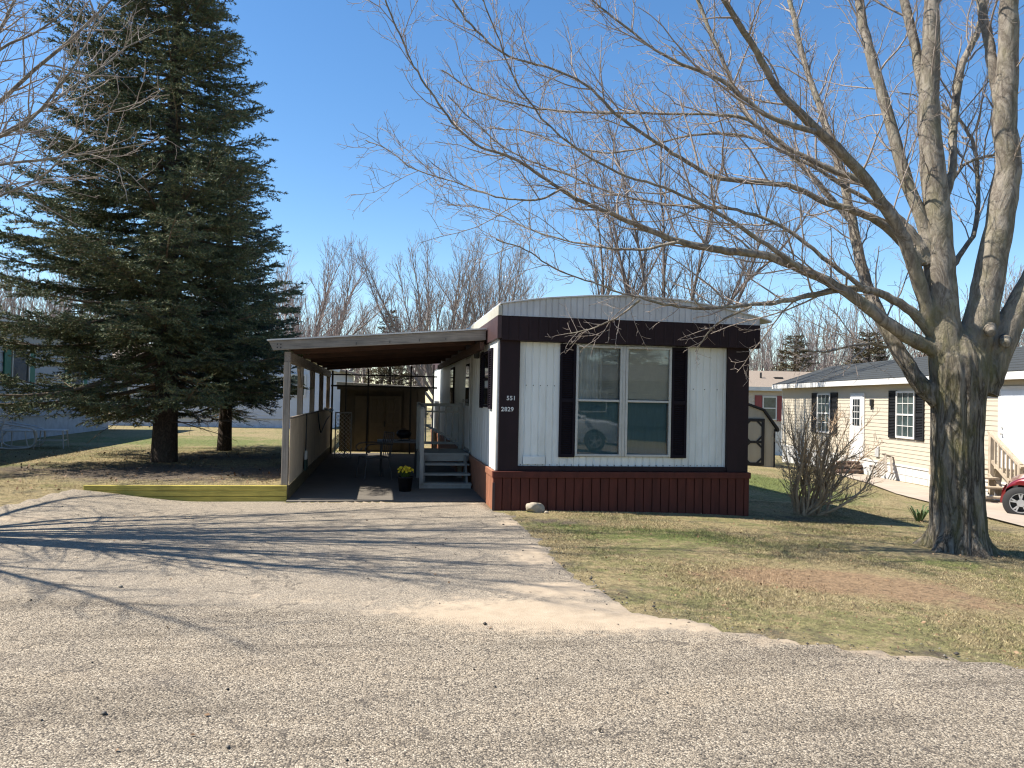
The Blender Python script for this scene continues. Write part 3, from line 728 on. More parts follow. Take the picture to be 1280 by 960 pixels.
for xx in (-.4, .1, .55, .95):
    m = cb(); m.tube([(xx, CY0-.05, roof_z(xx)-.10), (xx, CY0-.085, roof_z(xx)-.10), (xx, CY0-.09, roof_z(xx)-.135)], .006, 6); m.build('hook', BLACKM, carport)
for dx in (0, .05):
    for dz in (0, .05):
        m = cb(); m.tube([(-1.55+dx, CY0-.045, 2.29+dz), (-1.55+dx, CY0-.060, 2.29+dz)], .010, 8); m.build('bolt', BLACKM, carport)

# slab of the carport
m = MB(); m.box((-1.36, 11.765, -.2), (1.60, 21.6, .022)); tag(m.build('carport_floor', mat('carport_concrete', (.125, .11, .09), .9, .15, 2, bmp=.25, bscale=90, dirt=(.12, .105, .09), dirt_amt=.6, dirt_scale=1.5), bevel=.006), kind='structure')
# timber edging
te = thing('timber_edging', 'mossy yellow-green timber edging holding the lawn beside the driveway', 'edging', (-4.2, 11.9, 0))
E_ = MB((-4.2, 11.9, 0))
for i, (z0, z1) in enumerate(((-.25, .07), (.074, .152), (.156, .232))):
    E_ = MB((-4.2, 11.9, 0)); E_.box((-4.28+.05*i, 11.875+.003*i, z0), (-1.365, 11.945, z1)); E_.build('plank', MOSSY, te, bevel=.006)
E_ = MB((-4.2, 11.9, 0)); E_.box((-1.435, 11.95, -.05), (-1.345, CY1, .225)); E_.build('side_plank', wood_mat('dark_timber', (.14, .12, .06), (.06, .05, .03), 1), te, bevel=.005)

# ================================================================== porch steps
st = thing('porch_steps', 'grey painted wooden porch steps with railing under the carport', 'steps', (1.12, 13.4, 0))
def sb(): return MB((1.12, 13.4, 0))
for i, (z, y) in enumerate(((.075, 13.30), (.225, 13.50), (.385, 13.70))):
    m = sb(); m.box((.69, y, z), (1.575, y+.27, z+.038)); m.build('tread', GREYW, st, bevel=.005)
m = sb(); m.box((.70, 13.31, .024), (1.565, 13.335, .073)); m.build('riser', GREYW, st, bevel=.004)
DGW = mat('dark_grey_wood', (.16, .16, .15), .7)
for x0 in (.745, 1.49): m = sb(); m.prism([(13.36, .024), (13.95, .024), (13.95, .56), (13.80, .56)], 'x', x0, x0+.035); m.build('stringer', DGW, st)
m = sb()
for i in range(9): m.box((.69, 13.90+i*.142, .552), (1.585, 14.036+i*.142, .592))
m.build('deck', GREYW, st, bevel=.003)
m = sb(); m.box((.70, 13.905, .45), (1.58, 13.935, .550)); m.build('rim_board', GREYW, st)
m = sb(); m.box((.70, 15.12, .35), (1.58, 15.15, .55)); m.build('rim_board', GREYW, st)
for x0 in (.70, 1.50): m = sb(); m.box((x0, 15.05, .02), (x0+.08, 15.118, .55)); m.build('deck_post', GREYW, st)
for (x0, y0, z0, z1) in ((.67, 13.30, .024, 1.40), (.68, 15.08, .594, 1.50), (1.50, 15.08, .594, 1.50), (.68, 13.93, .594, 1.44)):
    m = sb(); m.box((x0, y0, z0), (x0+.07, y0+.07, z1)); m.build('railing_post', GREYW, st, bevel=.005)
m = sb(); m.box((.75, 15.09, 1.42), (1.50, 15.13, 1.48)); m.box((.75, 15.09, .68), (1.50, 15.13, .73)); m.box((.755, 15.085, 1.30), (1.495, 15.125, 1.335))
m.build('handrail', GREYW, st)
m = sb(); m.bar((.705, 13.38, 1.40), (.705, 13.93, 1.44), .05, .05); m.bar((.705, 14.0, 1.42), (.705, 15.08, 1.45), .05, .05)
m.build('handrail', GREYW, st)
for xx in (.86, .99, 1.12, 1.25, 1.38):
    m = sb(); m.box((xx-.014, 15.095, .73), (xx+.014, 15.123, 1.42)); m.build('baluster', GREYW, st)
m = sb(); m.bar((.86, 15.07, 1.05), (1.46, 15.07, .75), .03, .045); m.build('brace', GREYW, st)

# ================================================================== back shed behind the carport
sh = thing('garden_shed', 'tan double-door shed with pale flat roof closing the back of the carport', 'shed', (0.07, 22.4, 0))
def hb(): return MB((0.07, 22.4, 0))
m = hb(); m.box((-1.17, 22.4, 0), (1.24, 24.2, 1.79))
for xx in np.arange(-1.17, 1.2, .20): m.box((xx, 22.388, 0), (xx+.012, 22.4, 1.78))
m.build('wall', SHEDT, sh)
m = hb(); m.prism([(-1.27, 1.86), (1.32, 1.80), (1.32, 1.88), (-1.27, 1.98)], 'y', 22.2, 24.35); m.build('roof', LIGHTP, sh, bevel=.004)
m = hb(); m.box((-1.25, 22.19, 1.76), (1.31, 22.23, 1.855)); m.build('eave_board', SHEDT, sh)
for x0 in (-.34, .115):
    d = hb(); d.box((x0, 22.355, .05), (x0+.445, 22.386, 1.60)); d = d.build('door', mat('shed_door_tan', (.085, .066, .043), .6, .1), sh, bevel=.005)
    m = hb()
    for zz, z2 in ((.15, .72), (.82, 1.12), (1.18, 1.5)):
        for k in (0, 1): m.box((x0+.05+k*.19, 22.346, zz), (x0+.205+k*.19, 22.355, z2))
    m.build('door_panel', mat('shed_door_panel', (.07, .054, .036), .6, .1), d, bevel=.008)
m = hb(); m.box((.075, 22.33, .72), (.115, 22.36, .88)); m.build('handle', BLACKM, sh)
m = hb(); m.box((-.75, 22.35, .05), (-.42, 22.386, 1.6)); m.build('side_board', mat('shed_board', (.075, .058, .038), .6), sh, bevel=.005)

# ---- things kept in the carport
fl = thing('flower_pot', 'dark round pot of yellow flowers beside the porch steps', 'flower pot', (.42, 12.95, .022)); fl.scale = (.66, .66, .74)
m = MB(); m.lathe((0, 0, 0), [(.0, .0), (.15, 0), (.19, .30), (.205, .30), (.205, .335), (.175, .335), (.17, .28), (0, .28)], 24); m.build('pot', mat('pot_dark', (.010, .010, .012), .7, spec=.2), fl, smooth=True)
rg2 = np.random.default_rng(9)
n = 260; a = rg2.uniform(0, 6.28, n); rad = rg2.uniform(0, .19, n); top = np.stack([np.cos(a)*rad*1.1, np.sin(a)*rad*1.1, .34+rg2.uniform(.02, .20, n)], 1)
bse = np.stack([np.cos(a)*rad*.5, np.sin(a)*rad*.5, .29+0*a], 1); w_ = np.stack([-np.sin(a), np.cos(a), 0*a], 1)*.010
tri_mesh('leaves', np.stack([bse-w_, bse+w_, top], 1), leaf_mat('pot_leaf', [(.02, .04, .012), (.05, .09, .02), (.09, .13, .03)]), fl)
ft = []
for q in range(70):
    aa, r0 = rg2.uniform(0, 6.28), .2*math.sqrt(rg2.random()); c0 = np.array([math.cos(aa)*r0, math.sin(aa)*r0, .46+.09*rg2.random()-.6*r0*r0])
    nn_ = unit(np.array([math.cos(aa)*.6, math.sin(aa)*.6-.5, .8])+rg2.normal(0, .3, 3)); u1 = unit(np.cross(nn_, [0, .3, 1])); u2 = np.cross(nn_, u1)
    for k in range(6):
        t0, t1 = k*1.047, k*1.047+.9
        ft.append([c0, c0+(u1*math.cos(t0)+u2*math.sin(t0))*.032+nn_*.010, c0+(u1*math.cos(t1)+u2*math.sin(t1))*.032+nn_*.010])
tri_mesh('blossoms', np.array(ft), leaf_mat('yellow_petal', [(.40, .27, .01), (.62, .46, .02), (.75, .60, .05)]), fl)

tb_ = thing('patio_table', 'grey-topped patio table standing in the shade of the carport', 'table', (.35, 15.6, .022))
m = MB(); m.box((-.42, -.35, .66), (.45, .35, .70)); m.build('table_top', mat('table_grey', (.12, .12, .12), .5), tb_, bevel=.012)
for sx, sy in ((-.34, -.28), (.36, -.28), (-.34, .28), (.36, .28)):
    m = MB(); m.box((sx-.02, sy-.02, 0), (sx+.02, sy+.02, .658)); m.build('leg', BLACKM, tb_)
gr = thing('kettle_grill', 'small black covered grill standing on the grey patio table', 'grill', (.46, 15.75, .722)); gr.scale = (.7, .7, .62)
m = MB(); m.lathe((0, 0, .05), [(0, 0), (.12, .01), (.20, .08), (.22, .14)], 20); m.build('bowl', BLACKM, gr, smooth=True)
m = MB(); m.lathe((0, 0, .05), [(.226, .142), (.20, .22), (.12, .275), (0, .29)], 20); m.build('lid', BLACKM, gr, smooth=True)
m = MB(); m.tube([(-.06, 0, .335), (-.06, 0, .375), (.06, 0, .375), (.06, 0, .335)], .012, 6); m.build('handle', BLACKM, gr)
for a in (0, 2.1, 4.2):
    m = MB(); m.tube([(math.cos(a)*.12, math.sin(a)*.12, .07), (math.cos(a)*.17, math.sin(a)*.17, 0)], .01, 6); m.build('leg', BLACKM, gr)
ch = thing('patio_chair', 'dark metal patio chair with curled arms beside the patio table', 'chair', (-.12, 14.9, .022), R(-70))
DM = mat('dark_chair_metal', (.05, .05, .052), .45)
m = MB(); m.box((-.24, -.23, .40), (.24, .23, .425)); m.build('seat', DM, ch, bevel=.01)
m = MB(); m.tube([(-.24, .23, .42), (-.25, .30, .88), (.25, .30, .88), (.24, .23, .42)], .013, 8)
for xx in (-.15, -.05, .05, .15): m.tube([(xx, .24, .42), (xx, .30, .88)], .008, 6)
m.build('backrest', DM, ch)
for sx in (-1, 1):
    m = MB(); m.tube(smooth_path([(sx*.25, .28, .66), (sx*.27, .05, .68), (sx*.27, -.20, .66), (sx*.27, -.27, .58), (sx*.27, -.20, .52), (sx*.27, -.14, .57)], 5), .012, 8); m.build('armrest', DM, ch, True)
    for y0, y1 in ((-.22, -.26), (.21, .28)):
        m = MB(); m.tube([(sx*.23, y0, .41), (sx*.25, y1, 0)], .013, 8); m.build('leg', DM, ch)
tr = thing('lattice_trellis', 'white criss-cross lattice panel at the far end of the low tan panel', 'trellis', (-1.12, 19.9, .022))
m = MB(); w2, h2 = .36, 1.12
for k in range(-12, 14):
    for s_ in (1, -1):
        x0 = k*.10; p = (x0, 0, 0); q = (x0+s_*h2, 0, h2)
        ts = [t for t in np.linspace(0, 1, 60) if 0 <= x0+s_*h2*t <= w2]
        if len(ts) > 2: m.bar((x0+s_*h2*ts[0], .008*s_, h2*ts[0]), (x0+s_*h2*ts[-1], .008*s_, h2*ts[-1]), .008, .030, (1, 0, 0) if False else (s_, 0, 1))
m.build('lattice', LIGHTP, tr)
m = MB(); m.box((-.03, -.02, 0), (0, .02, h2)); m.box((w2, -.02, 0), (w2+.03, .02, h2)); m.box((-.03, -.02, h2), (w2+.03, .02, h2+.03)); m.build('frame', LIGHTP, tr)
br = thing('broom', 'long-handled broom with pale head standing against the low tan panel', 'broom', (-1.30, 14.1, .5))
m = MB(); m.tube([(-.01, 0, .08), (-.01, .02, .76)], .011, 8); m.build('handle', BLACKM, br)
m = MB(); m.prism([(-.05, .10), (.05, .10), (.12, -.05), (-.12, -.05)], 'x', -.025, .02); m.build('head', mat('broom_white', (.55, .55, .52), .6), br, bevel=.01)
m = MB(); m.prism([(-.12, -.052), (.12, -.052), (.15, -.24), (-.15, -.24)], 'x', -.022, .017); m.build('bristles', mat('bristle_green', (.03, .06, .045), .8, .3, 60, (1, 6, .3)), br)
hz = thing('hose_hanger', 'black garden hose looped over the top of the tan panel', 'hose', (-1.28, 16.4, 1.0))
m = MB(); m.tube(smooth_path([(0, -.25, .26), (.03, -.22, 0), (.05, 0, -.18), (.06, .5, -.10), (.08, 1.1, .03), (.12, 1.5, .12)], 6), .014, 8); m.build('hose', BLACKM, hz, True)
tw = MB((0, 0, 0)); tw.sheet([[(-1.335+.05*math.sin(i*1.7)*j/3+.16*(j/3), 18.4+i*.1, 1.26+.03*math.sin(i*2.1+j)-.05*(j/3)) for i in range(8)] for j in range(4)])
tw = tw.build('folded_cloth', LIGHTP); md = tw.modifiers.new('thick', 'SOLIDIFY'); md.thickness = .02; tag(tw, 'small white cloth folded over the far top of the tan panel', 'cloth')

# rock at the foot of the skirting
def rock(name, loc, s, label, cat, seed, mt, rot=0):
    import bmesh
    bm = bmesh.new(); bmesh.ops.create_icosphere(bm, subdivisions=4, radius=1); r9 = np.random.default_rng(seed); D = [unit(r9.normal(0, 1, 3)) for _ in range(16)]; dd = r9.uniform(.62, .95, 16)
    from mathutils import noise as mn
    for v in bm.verts:
        p = np.array(v.co); k = min(1., min(d/max(p@q, 1e-3) for q, d in zip(D, dd) if p@q > .05))
        p = p*k*(1+.05*mn.noise(Vector(p*2.5))+.02*mn.noise(Vector(p*9))); v.co = (p[0]*s[0], p[1]*s[1], p[2]*s[2])
    me = bpy.data.meshes.new(name); bm.to_mesh(me); bm.free(); o = link(name, me, mt, None, True); o.location = loc; o.rotation_euler = (0, 0, rot); return tag(o, label, cat)
STONE = mat('field_stone', (.36, .31, .24), .9, .2, 9, bmp=.4, bscale=30, dirt=(.16, .14, .11), dirt_amt=.6, dirt_scale=4)
q = gnd(668, 640); rock('rock', (q[0], q[1]-.02, q[2]+.055), (.145, .11, .10), 'pale round boulder on the ground against the redwood skirting', 'rock', 4, STONE)
q = gnd(683, 642); rock('stone', (q[0], q[1], q[2]+.018), (.035, .03, .022), 'small pale pebble lying right beside the boulder', 'stone', 8, STONE)

# ================================================================== neighbours
BEIGE = mat('beige_siding', (.47, .42, .335), .6, .05, 3, (1, 1, 4), .05, 50, dirt=(.45, .36, .24), dirt_amt=.25)
BEIGE2 = mat('cream_siding', (.50, .43, .35), .6, .05, 3)
SHINGLE = mat('dark_shingle', (.036, .040, .041), .9, .35, 14, (1, 3, 1), .5, 25, .02)
SHINGLE2 = mat('tan_shingle', (.26, .21, .165), .9, .25, 14, (1, 3, 1), .4, 25, .02)
BLKSHUT = mat('black_shutter', (.014, .015, .017), .6, .15, spec=.2)
def local_window(m_frame, parent, y0, y1, z0, z1, x=0, grid=(2, 4), frame=None, t=.06, glass=None):
    """window on a wall whose face looks to -X (local)"""
    f = MB()
    f.box((x-.05, y0, z0), (x, y0+t, z1)); f.box((x-.05, y1-t, z0), (x, y1, z1)); f.box((x-.05, y0+t, z0), (x, y1-t, z0+t)); f.box((x-.05, y0+t, z1-t), (x, y1-t, z1))
    zm = (z0+z1)/2; f.box((x-.045, y0+t, zm-.025), (x-.004, y1-t, zm+.025))
    for i in range(1, grid[0]+1):
        yy = y0+t+(y1-y0-2*t)*i/(grid[0]+1); f.box((x-.036, yy-.010, z0+t), (x-.024, yy+.010, zm-.025)); f.box((x-.036, yy-.010, zm+.025), (x-.024, yy+.010, z1-t))
    for za, zb in ((z0+t, zm-.025), (zm+.025, z1-t)):
        zz = (za+zb)/2; f.box((x-.0355, y0+t, zz-.010), (x-.0245, y1-t, zz+.010))
    w = f.build('window', m_frame, parent)
    p = MB(); p.box((x-.020, y0+t, z0+t), (x-.012, y1-t, z1-t)); p.build('pane', glass or DARKGLASS, w)
    return w
def local_shutter(parent, y0, y1, z0, z1, mt, x=0):
    f = MB(); f.box((x-.012, y0, z0), (x-.001, y1, z1)); f.box((x-.035, y0, z0), (x-.012, y0+.05, z1)); f.box((x-.035, y1-.05, z0), (x-.012, y1, z1))
    for za, zb in ((z0, z0+.07), (z1-.07, z1), ((z0+z1)/2-.04, (z0+z1)/2+.04)): f.box((x-.034, y0+.05, za), (x-.012, y1-.05, zb))
    z = z0+.09
    while z < z1-.08: f.bar((x-.022, y0+.05, z), (x-.022, y1-.05, z), .022, .006, (-.6, 0, .8)); z += .045
    return f.build('shutter', mt, parent)
def lap(m, axis_len, z0, z1, face, course=.118, d=.014):
    """lap siding strips; face(u, out, z) -> xyz"""
    z = z0
    rows = []
    while z < z1-1e-6:
        zz = min(z+course, z1); rows += [(d, z), (0.001, zz)]; z += course
    m.sheet([[face(axis_len[0], o, z), face(axis_len[1], o, z)] for o, z in rows])

O3 = gnd(1107, 598); HB = R(10.1)
bh = thing('beige_house', 'beige lap-sided manufactured home with dark shingle roof, black shutters and white skirting behind the bush', 'house', tuple(O3), -HB)
m = MB(); lap(m, (-10, 9.25), .5, 2.93, lambda u, o, z: (-o, u, z)); lap(m, (0, 4.3), .5, 2.93, lambda u, o, z: (u, 9.25+o, z)); lap(m, (0, 4.3), .5, 2.93, lambda u, o, z: (u, -10-o, z))
m.box((.03, -9.97, .5), (4.3, 9.23, 2.93))
m.prism([(0.02, 2.93), (4.28, 2.93), (2.15, 3.72)], 'y', 9.20, 9.24)
m.build('wall', BEIGE, bh)
m = MB(); m.box((-.02, 9.19, .46), (.06, 9.275, 2.93)); m.box((-.022, -10, .45), (.0, 9.2, .505)); m.build('corner_trim', LIGHTP, bh)
m = MB(); m.box((.005, -10, -1.2), (4.25, 9.22, .46))
for yy in np.arange(-9.6, 9.2, .4): m.box((-.004, yy, -1.1), (.004, yy+.02, .45))
m.box((-.008, -10, .22), (.004, 9.2, .235))
m.build('skirting', LIGHTP, bh)
m = MB(); m.prism([(-.32, 2.99), (2.15, 3.80), (4.62, 2.99), (4.62, 3.05), (2.15, 3.88), (-.32, 3.05)], 'y', -10.3, 9.6)
for k in range(10):
    x0 = -.32+k*.247; z0 = 3.055+k*.083; m.box((x0, -10.3, z0-.02), (x0+.02, 9.6, z0+.008+.0))
m.build('roof', SHINGLE, bh)
m = MB(); m.box((-.35, -10.3, 2.86), (-.322, 9.6, 3.03)); m.box((-.32, -10.3, 2.88), (-.01, 9.25, 2.90)); m.bar((-.33, 9.59, 2.96), (2.15, 9.59, 3.78), .03, .15); m.build('eave_trim', LIGHTP, bh)
WG = mat('window_inside', (.05, .07, .07), .12, .5, 4)
local_window(LIGHTP, bh, 4.14, 5.32, 1.18, 2.63, -.015, glass=WG); local_shutter(bh, 5.34, 5.90, 1.15, 2.66, BLKSHUT, -.015); local_shutter(bh, 3.56, 4.12, 1.15, 2.66, BLKSHUT, -.015)
local_window(LIGHTP, bh, -1.77, -.70, 1.28, 2.66, -.015, glass=WG); local_shutter(bh, -.68, -.22, 1.26, 2.68, BLKSHUT, -.015); local_shutter(bh, -2.24, -1.79, 1.26, 2.68, BLKSHUT, -.015)
d = MB(); d.box((-.05, 1.42, .52), (-.01, 2.48, 2.62)); d = d.build('door', LIGHTP, bh, bevel=.004)
p = MB(); p.box((-.062, 1.50, .56), (-.051, 2.40, 2.56)); p.build('door_leaf', mat('door_white', (.70, .70, .69), .5, .04), d, bevel=.004)
p = MB(); p.box((-.070, 1.70, 1.55), (-.063, 2.22, 2.42)); p.build('door_glass', DARKGLASS, d)
p = MB()
for yy in (1.87, 2.04): p.box((-.078, yy-.01, 1.55), (-.0705, yy+.01, 2.42))
for zz in (1.78, 2.0, 2.2): p.box((-.0775, 1.70, zz-.01), (-.071, 2.22, zz+.01))
p.build('door_grille', LIGHTP, d)
p = MB(); p.tube([(-.06, 1.57, 1.45), (-.11, 1.57, 1.45)], [.015, .03], 8); p.build('handle', ALU, d)
p = MB(); p.box((-.10, .80, 2.20), (-.015, .93, 2.42)); p.tube([(-.06, .87, 2.2), (-.06, .87, 2.08)], .03, 8); p.build('wall_lamp', BLACKM, bh, bevel=.01)
p = MB(); p.box((-.06, .38, .62), (-.015, .62, .95)); p.build('meter_box', mat('meter_grey', (.45, .45, .44), .5), bh, bevel=.01)
# entry door at the near end, with deck stairs
d = MB(); d.box((-.05, -6.75, .82), (-.016, -5.55, 2.72)); d = d.build('door', LIGHTP, bh, bevel=.004)
p = MB(); p.box((-.06, -6.65, .84), (-.051, -5.66, 2.62)); p.build('door_leaf', mat('door_blue_white', (.72, .75, .78), .4, .03), d, bevel=.004)
p = MB()
for za, zb in ((.95, 1.45), (1.55, 2.0), (2.1, 2.5)):
    for ya in (-6.5, -6.1): p.box((-.066, ya, za), (-.0605, ya+.32, zb))
p.build('door_panel', mat('door_panel_white', (.74, .77, .80), .4, .03), d, bevel=.01)
p = MB(); p.tube([(-.06, -5.76, 1.62), (-.12, -5.76, 1.62)], [.015, .032], 8); p.tube([(-.06, -5.76, 1.76), (-.09, -5.76, 1.76)], [.02, .028], 8); p.build('handle', ALU, d)
STW = wood_mat('stair_wood', (.52, .44, .33), (.28, .22, .16), 2)
ds = thing('deck_stairs', 'weathered wooden deck stairs with baluster railing in front of the white entry door', 'stairs', tuple(O3), -HB)
SY = -5.62
m = MB()
for i in range(2): m.box((-1.45, SY+.02+i*.205, .76), (-.03, SY+.215+i*.205, .80))
m.build('deck', STW, ds)
for yy in (SY+.05,):
    m = MB(); m.box((-1.43, yy, -.4), (-1.33, yy+.09, .755)); m.build('post', STW, ds)
m = MB(); m.box((-1.46, SY, .60), (-1.432, SY+.43, .755)); m.build('rim_board', STW, ds)
for i in range(4):
    m = MB(); m.box((-1.40, SY-.06-i*.27, .58-i*.19), (-.25, SY-.34-i*.27, .62-i*.19)); m.build('tread', STW, ds)
for xx in (-1.36, -.32):
    m = MB(); m.prism([(SY-.02, .46), (SY-.02, .70), (SY-1.16, -.10), (SY-1.01, -.23)], 'x', xx, xx+.04); m.build('stringer', STW, ds)
for xx in (-1.44, -.24):
    for yy, z0, z1 in ((SY, .2, 1.62), (SY-1.04, -.3, 1.0)):
        m = MB(); m.box((xx-.045, yy-.045, z0), (xx+.045, yy+.045, z1)); m.build('railing_post', STW, ds)
    m = MB(); m.bar((xx, SY+.06, 1.66), (xx, SY-1.14, .92), .11, .05); m.build('handrail', STW, ds)
    m = MB(); m.bar((xx, SY-.04, .98), (xx, SY-1.0, .36), .05, .07); m.build('lower_rail', STW, ds)
    for k in range(6):
        yy = SY-.16-k*.145; m = MB(); m.box((xx-.02, yy-.02, .95+(yy-SY+.04)*.646), (xx+.02, yy+.02, 1.62+(yy-SY-.06)*.617)); m.build('baluster', STW, ds)
# concrete walk along the home
pz = MB()
wl = [(-.35, 3.6), (-.35, -12), (-3.0, -12), (-2.6, -6), (-1.9, -3.0), (-1.5, 0), (-1.2, 3.0)]
cth, sth = math.cos(HB), math.sin(HB)
def bworld(x, y): return (O3[0]+x*cth+y*sth, O3[1]-x*sth+y*cth)
wp = densify([bworld(*p) for p in wl], .3, .01, rr)
gxx, gyy = np.meshgrid(np.arange(9, 17, .4), np.arange(7, 26, .4)); q = np.column_stack([gxx.ravel(), gyy.ravel()]); q = q[inside(wp, q[:, 0], q[:, 1])]
PATHM = mat('path_concrete', (.40, .33, .26), .9, .12, 2, bmp=.2, dirt=(.28, .22, .17), dirt_amt=.5, dirt_scale=.8)
tag(link('concrete_path', sheet_mesh('concrete_path', wp, q.tolist(), .03), PATHM, None, True), kind='structure')

def bz(x, y): X, Y = bworld(x, y); return float(hgt(X, Y))
# wooden rack leaning on the skirting
pw = bworld(-.42, -.62)
rk = thing('wooden_rack', 'small slatted wooden rack tipped against the white skirting of the beige home', 'rack', (pw[0], pw[1], bz(-.42, -.62)+.05), -HB+R(-90))
m = MB()
def tilt(p):  # lean back and roll over
    x, y, z = p; a = R(38); x, z = x*math.cos(a)-z*math.sin(a), x*math.sin(a)+z*math.cos(a); b_ = R(-18)
    return (x, y*math.cos(b_)-z*math.sin(b_), y*math.sin(b_)+z*math.cos(b_)+.0)
for k in range(6): m.bar(tilt((-.34, -.02, .05+k*.10)), tilt((.34, -.02, .05+k*.10)), .022, .034)
m.build('slat', WOODV, rk)
for xx in (-.34, .34):
    for yy in (-.06, .12):
        m = MB(); m.bar(tilt((xx, yy, -.02)), tilt((xx, yy, .66)), .055, .055); m.build('upright', WOODV, rk)
for xx in (-.34, .34):
    m = MB(); m.bar(tilt((xx, -.16, .60)), tilt((xx, .22, .60)), .05, .05); m.build('arm', WOODV, rk)
# firewood heap in front of the door
for i, (dx, dy, dz, L, rr_, a) in enumerate(((-.5, 1.9, 0, 1.0, .08, 5), (-.5, 1.5, .0, 1.1, .07, -8), (-.62, 1.1, 0, .9, .06, 12), (-.45, 1.75, .13, .9, .07, 2), (-.48, 1.4, .13, 1.0, .065, -4), (-.46, 1.6, .25, .8, .06, 9), (-.9, .7, 0, 1.1, .055, 3))):
    q = bworld(dx, dy); z0 = bz(dx, dy)+.03+rr_+dz; a = R(a+80); m = MB((q[0], q[1], z0))
    d0 = Vector((math.sin(a), math.cos(a), 0))*L/2; c0 = Vector((q[0], q[1], z0)); m.tube([c0-d0, c0, c0+d0], [rr_, rr_*1.1, rr_*.95], 9)
    o = m.build('log', wood_mat('log_bark', (.16, .095, .065), (.07, .04, .03), 1) if i == 0 else bpy.data.materials['log_bark'], None, True); o.location = (q[0], q[1], z0)
    tag(o, 'brown split log in the firewood heap before the beige home', 'log', 'logs heaped by the white skirting')

# far cream home with red shutters
f0 = at(972, 487, 44); fz = f0[2]-2.75
fh = thing('cream_house', 'distant cream home with dark red shutters and tan shingle roof', 'house', (f0[0], f0[1], fz), R(-6))
m = MB(); lap(m, (-14, 6), .45, 2.75, lambda u, o, z: (u, -o, z), .2, .02); m.box((-14, .02, .45), (6, 4.2, 2.75)); m.prism([(.02, 2.75), (4.2, 2.75), (2.1, 3.75)], 'x', 5.95, 6.0); m.build('wall', BEIGE2, fh)
m = MB(); m.box((-14, .03, -1.5), (5.98, 4.2, .45)); m.build('skirting', LIGHTP, fh)
m = MB(); m.prism([(-.3, 2.82), (2.1, 3.82), (4.5, 2.82), (4.5, 2.88), (2.1, 3.9), (-.3, 2.88)], 'x', -14.3, 6.3); m.build('roof', SHINGLE2, fh)
m = MB(); m.box((-14.3, -.34, 2.66), (6.3, -.302, 2.88)); m.build('eave_trim', LIGHTP, fh)
m = MB(); m.tube([(-.6, 1.0, 3.3), (-.6, 1.0, 3.75)], .06, 8); m.build('vent_pipe', BLACKM, fh)
m = MB(); m.box((.2, .9, 3.2), (.7, 1.2, 3.5)); m.build('roof_vent', BLACKM, fh)
REDS = mat('red_shutter', (.22, .035, .035), .5, .1)
wx = (at(961, 510, 44)[0]-f0[0])
def front_window(parent, x0, x1, z0, z1, y=-.02, fm=LIGHTP, gm_=None):
    f = MB(); t = .07; f.box((x0, y-.05, z0), (x0+t, y, z1)); f.box((x1-t, y-.05, z0), (x1, y, z1)); f.box((x0+t, y-.05, z0), (x1-t, y, z0+t)); f.box((x0+t, y-.05, z1-t), (x1-t, y, z1)); f.box((x0+t, y-.045, (z0+z1)/2-.03), (x1-t, y-.005, (z0+z1)/2+.03))
    w = f.build('window', fm, parent); p = MB(); p.box((x0+t, y-.02, z0+t), (x1-t, y-.012, z1-t)); p.build('pane', gm_ or WG, w); return w
def front_shutter(parent, x0, x1, z0, z1, mt, y=-.02):
    f = MB(); f.box((x0, y-.03, z0), (x1, y, z1))
    for k in range(2): f.box((x0+.05, y-.04, z0+.08+k*(z1-z0)/2), (x1-.05, y-.0305, z0+(k+1)*(z1-z0)/2-.06))
    return f.build('shutter', mt, parent)
front_window(fh, wx-.42, wx+.42, 1.0, 2.35); front_shutter(fh, wx-.86, wx-.44, .95, 2.4, REDS); front_shutter(fh, wx+.44, wx+.86, .95, 2.4, REDS)
front_window(fh, wx-4.2, wx-3.3, 1.0, 2.35)

# gambrel shed beside the home
s0 = at(968, 582, 25.6); gz = float(hgt(s0[0], s0[1])); gz = min(gz, s0[2])
gs = thing('gambrel_shed', 'grey-green barn-roofed shed with black braced double door in shade', 'shed', (s0[0], s0[1], gz), R(-9))
GSM = mat('shed_grey_green', (.30, .28, .22), .75, .08, 4, (1, 1, .3))
prof = [(-2.6, 0), (0, 0), (0, 1.30), (-.42, 1.88), (-1.30, 2.18), (-2.18, 1.88), (-2.6, 1.30)]
m = MB(); m.prism(prof, 'y', 0, 3.0)
for xx in np.arange(-2.5, -.05, .20): m.box((xx, -.006, .02), (xx+.012, 0.002, 1.3))
m.build('wall', GSM, gs)
m = MB()
rp = [(.08, 1.19), (.06, 1.27), (-.42, 1.90), (-1.30, 2.20), (-2.18, 1.90), (-2.66, 1.27), (-2.68, 1.19)]
rp2 = [(x-(.0 if x > -1.3 else 0)+(.04 if x > -1.31 else -.04 if x < -1.31 else 0), z+.05) for x, z in rp]
m.prism(rp+rp2[::-1], 'y', -.10, 3.1); m.build('roof', BLKSHUT, gs)
m = MB(); m.box((-.035, -.02, 0), (.012, -.0065, 1.28)); m.build('corner_trim', BLKSHUT, gs)
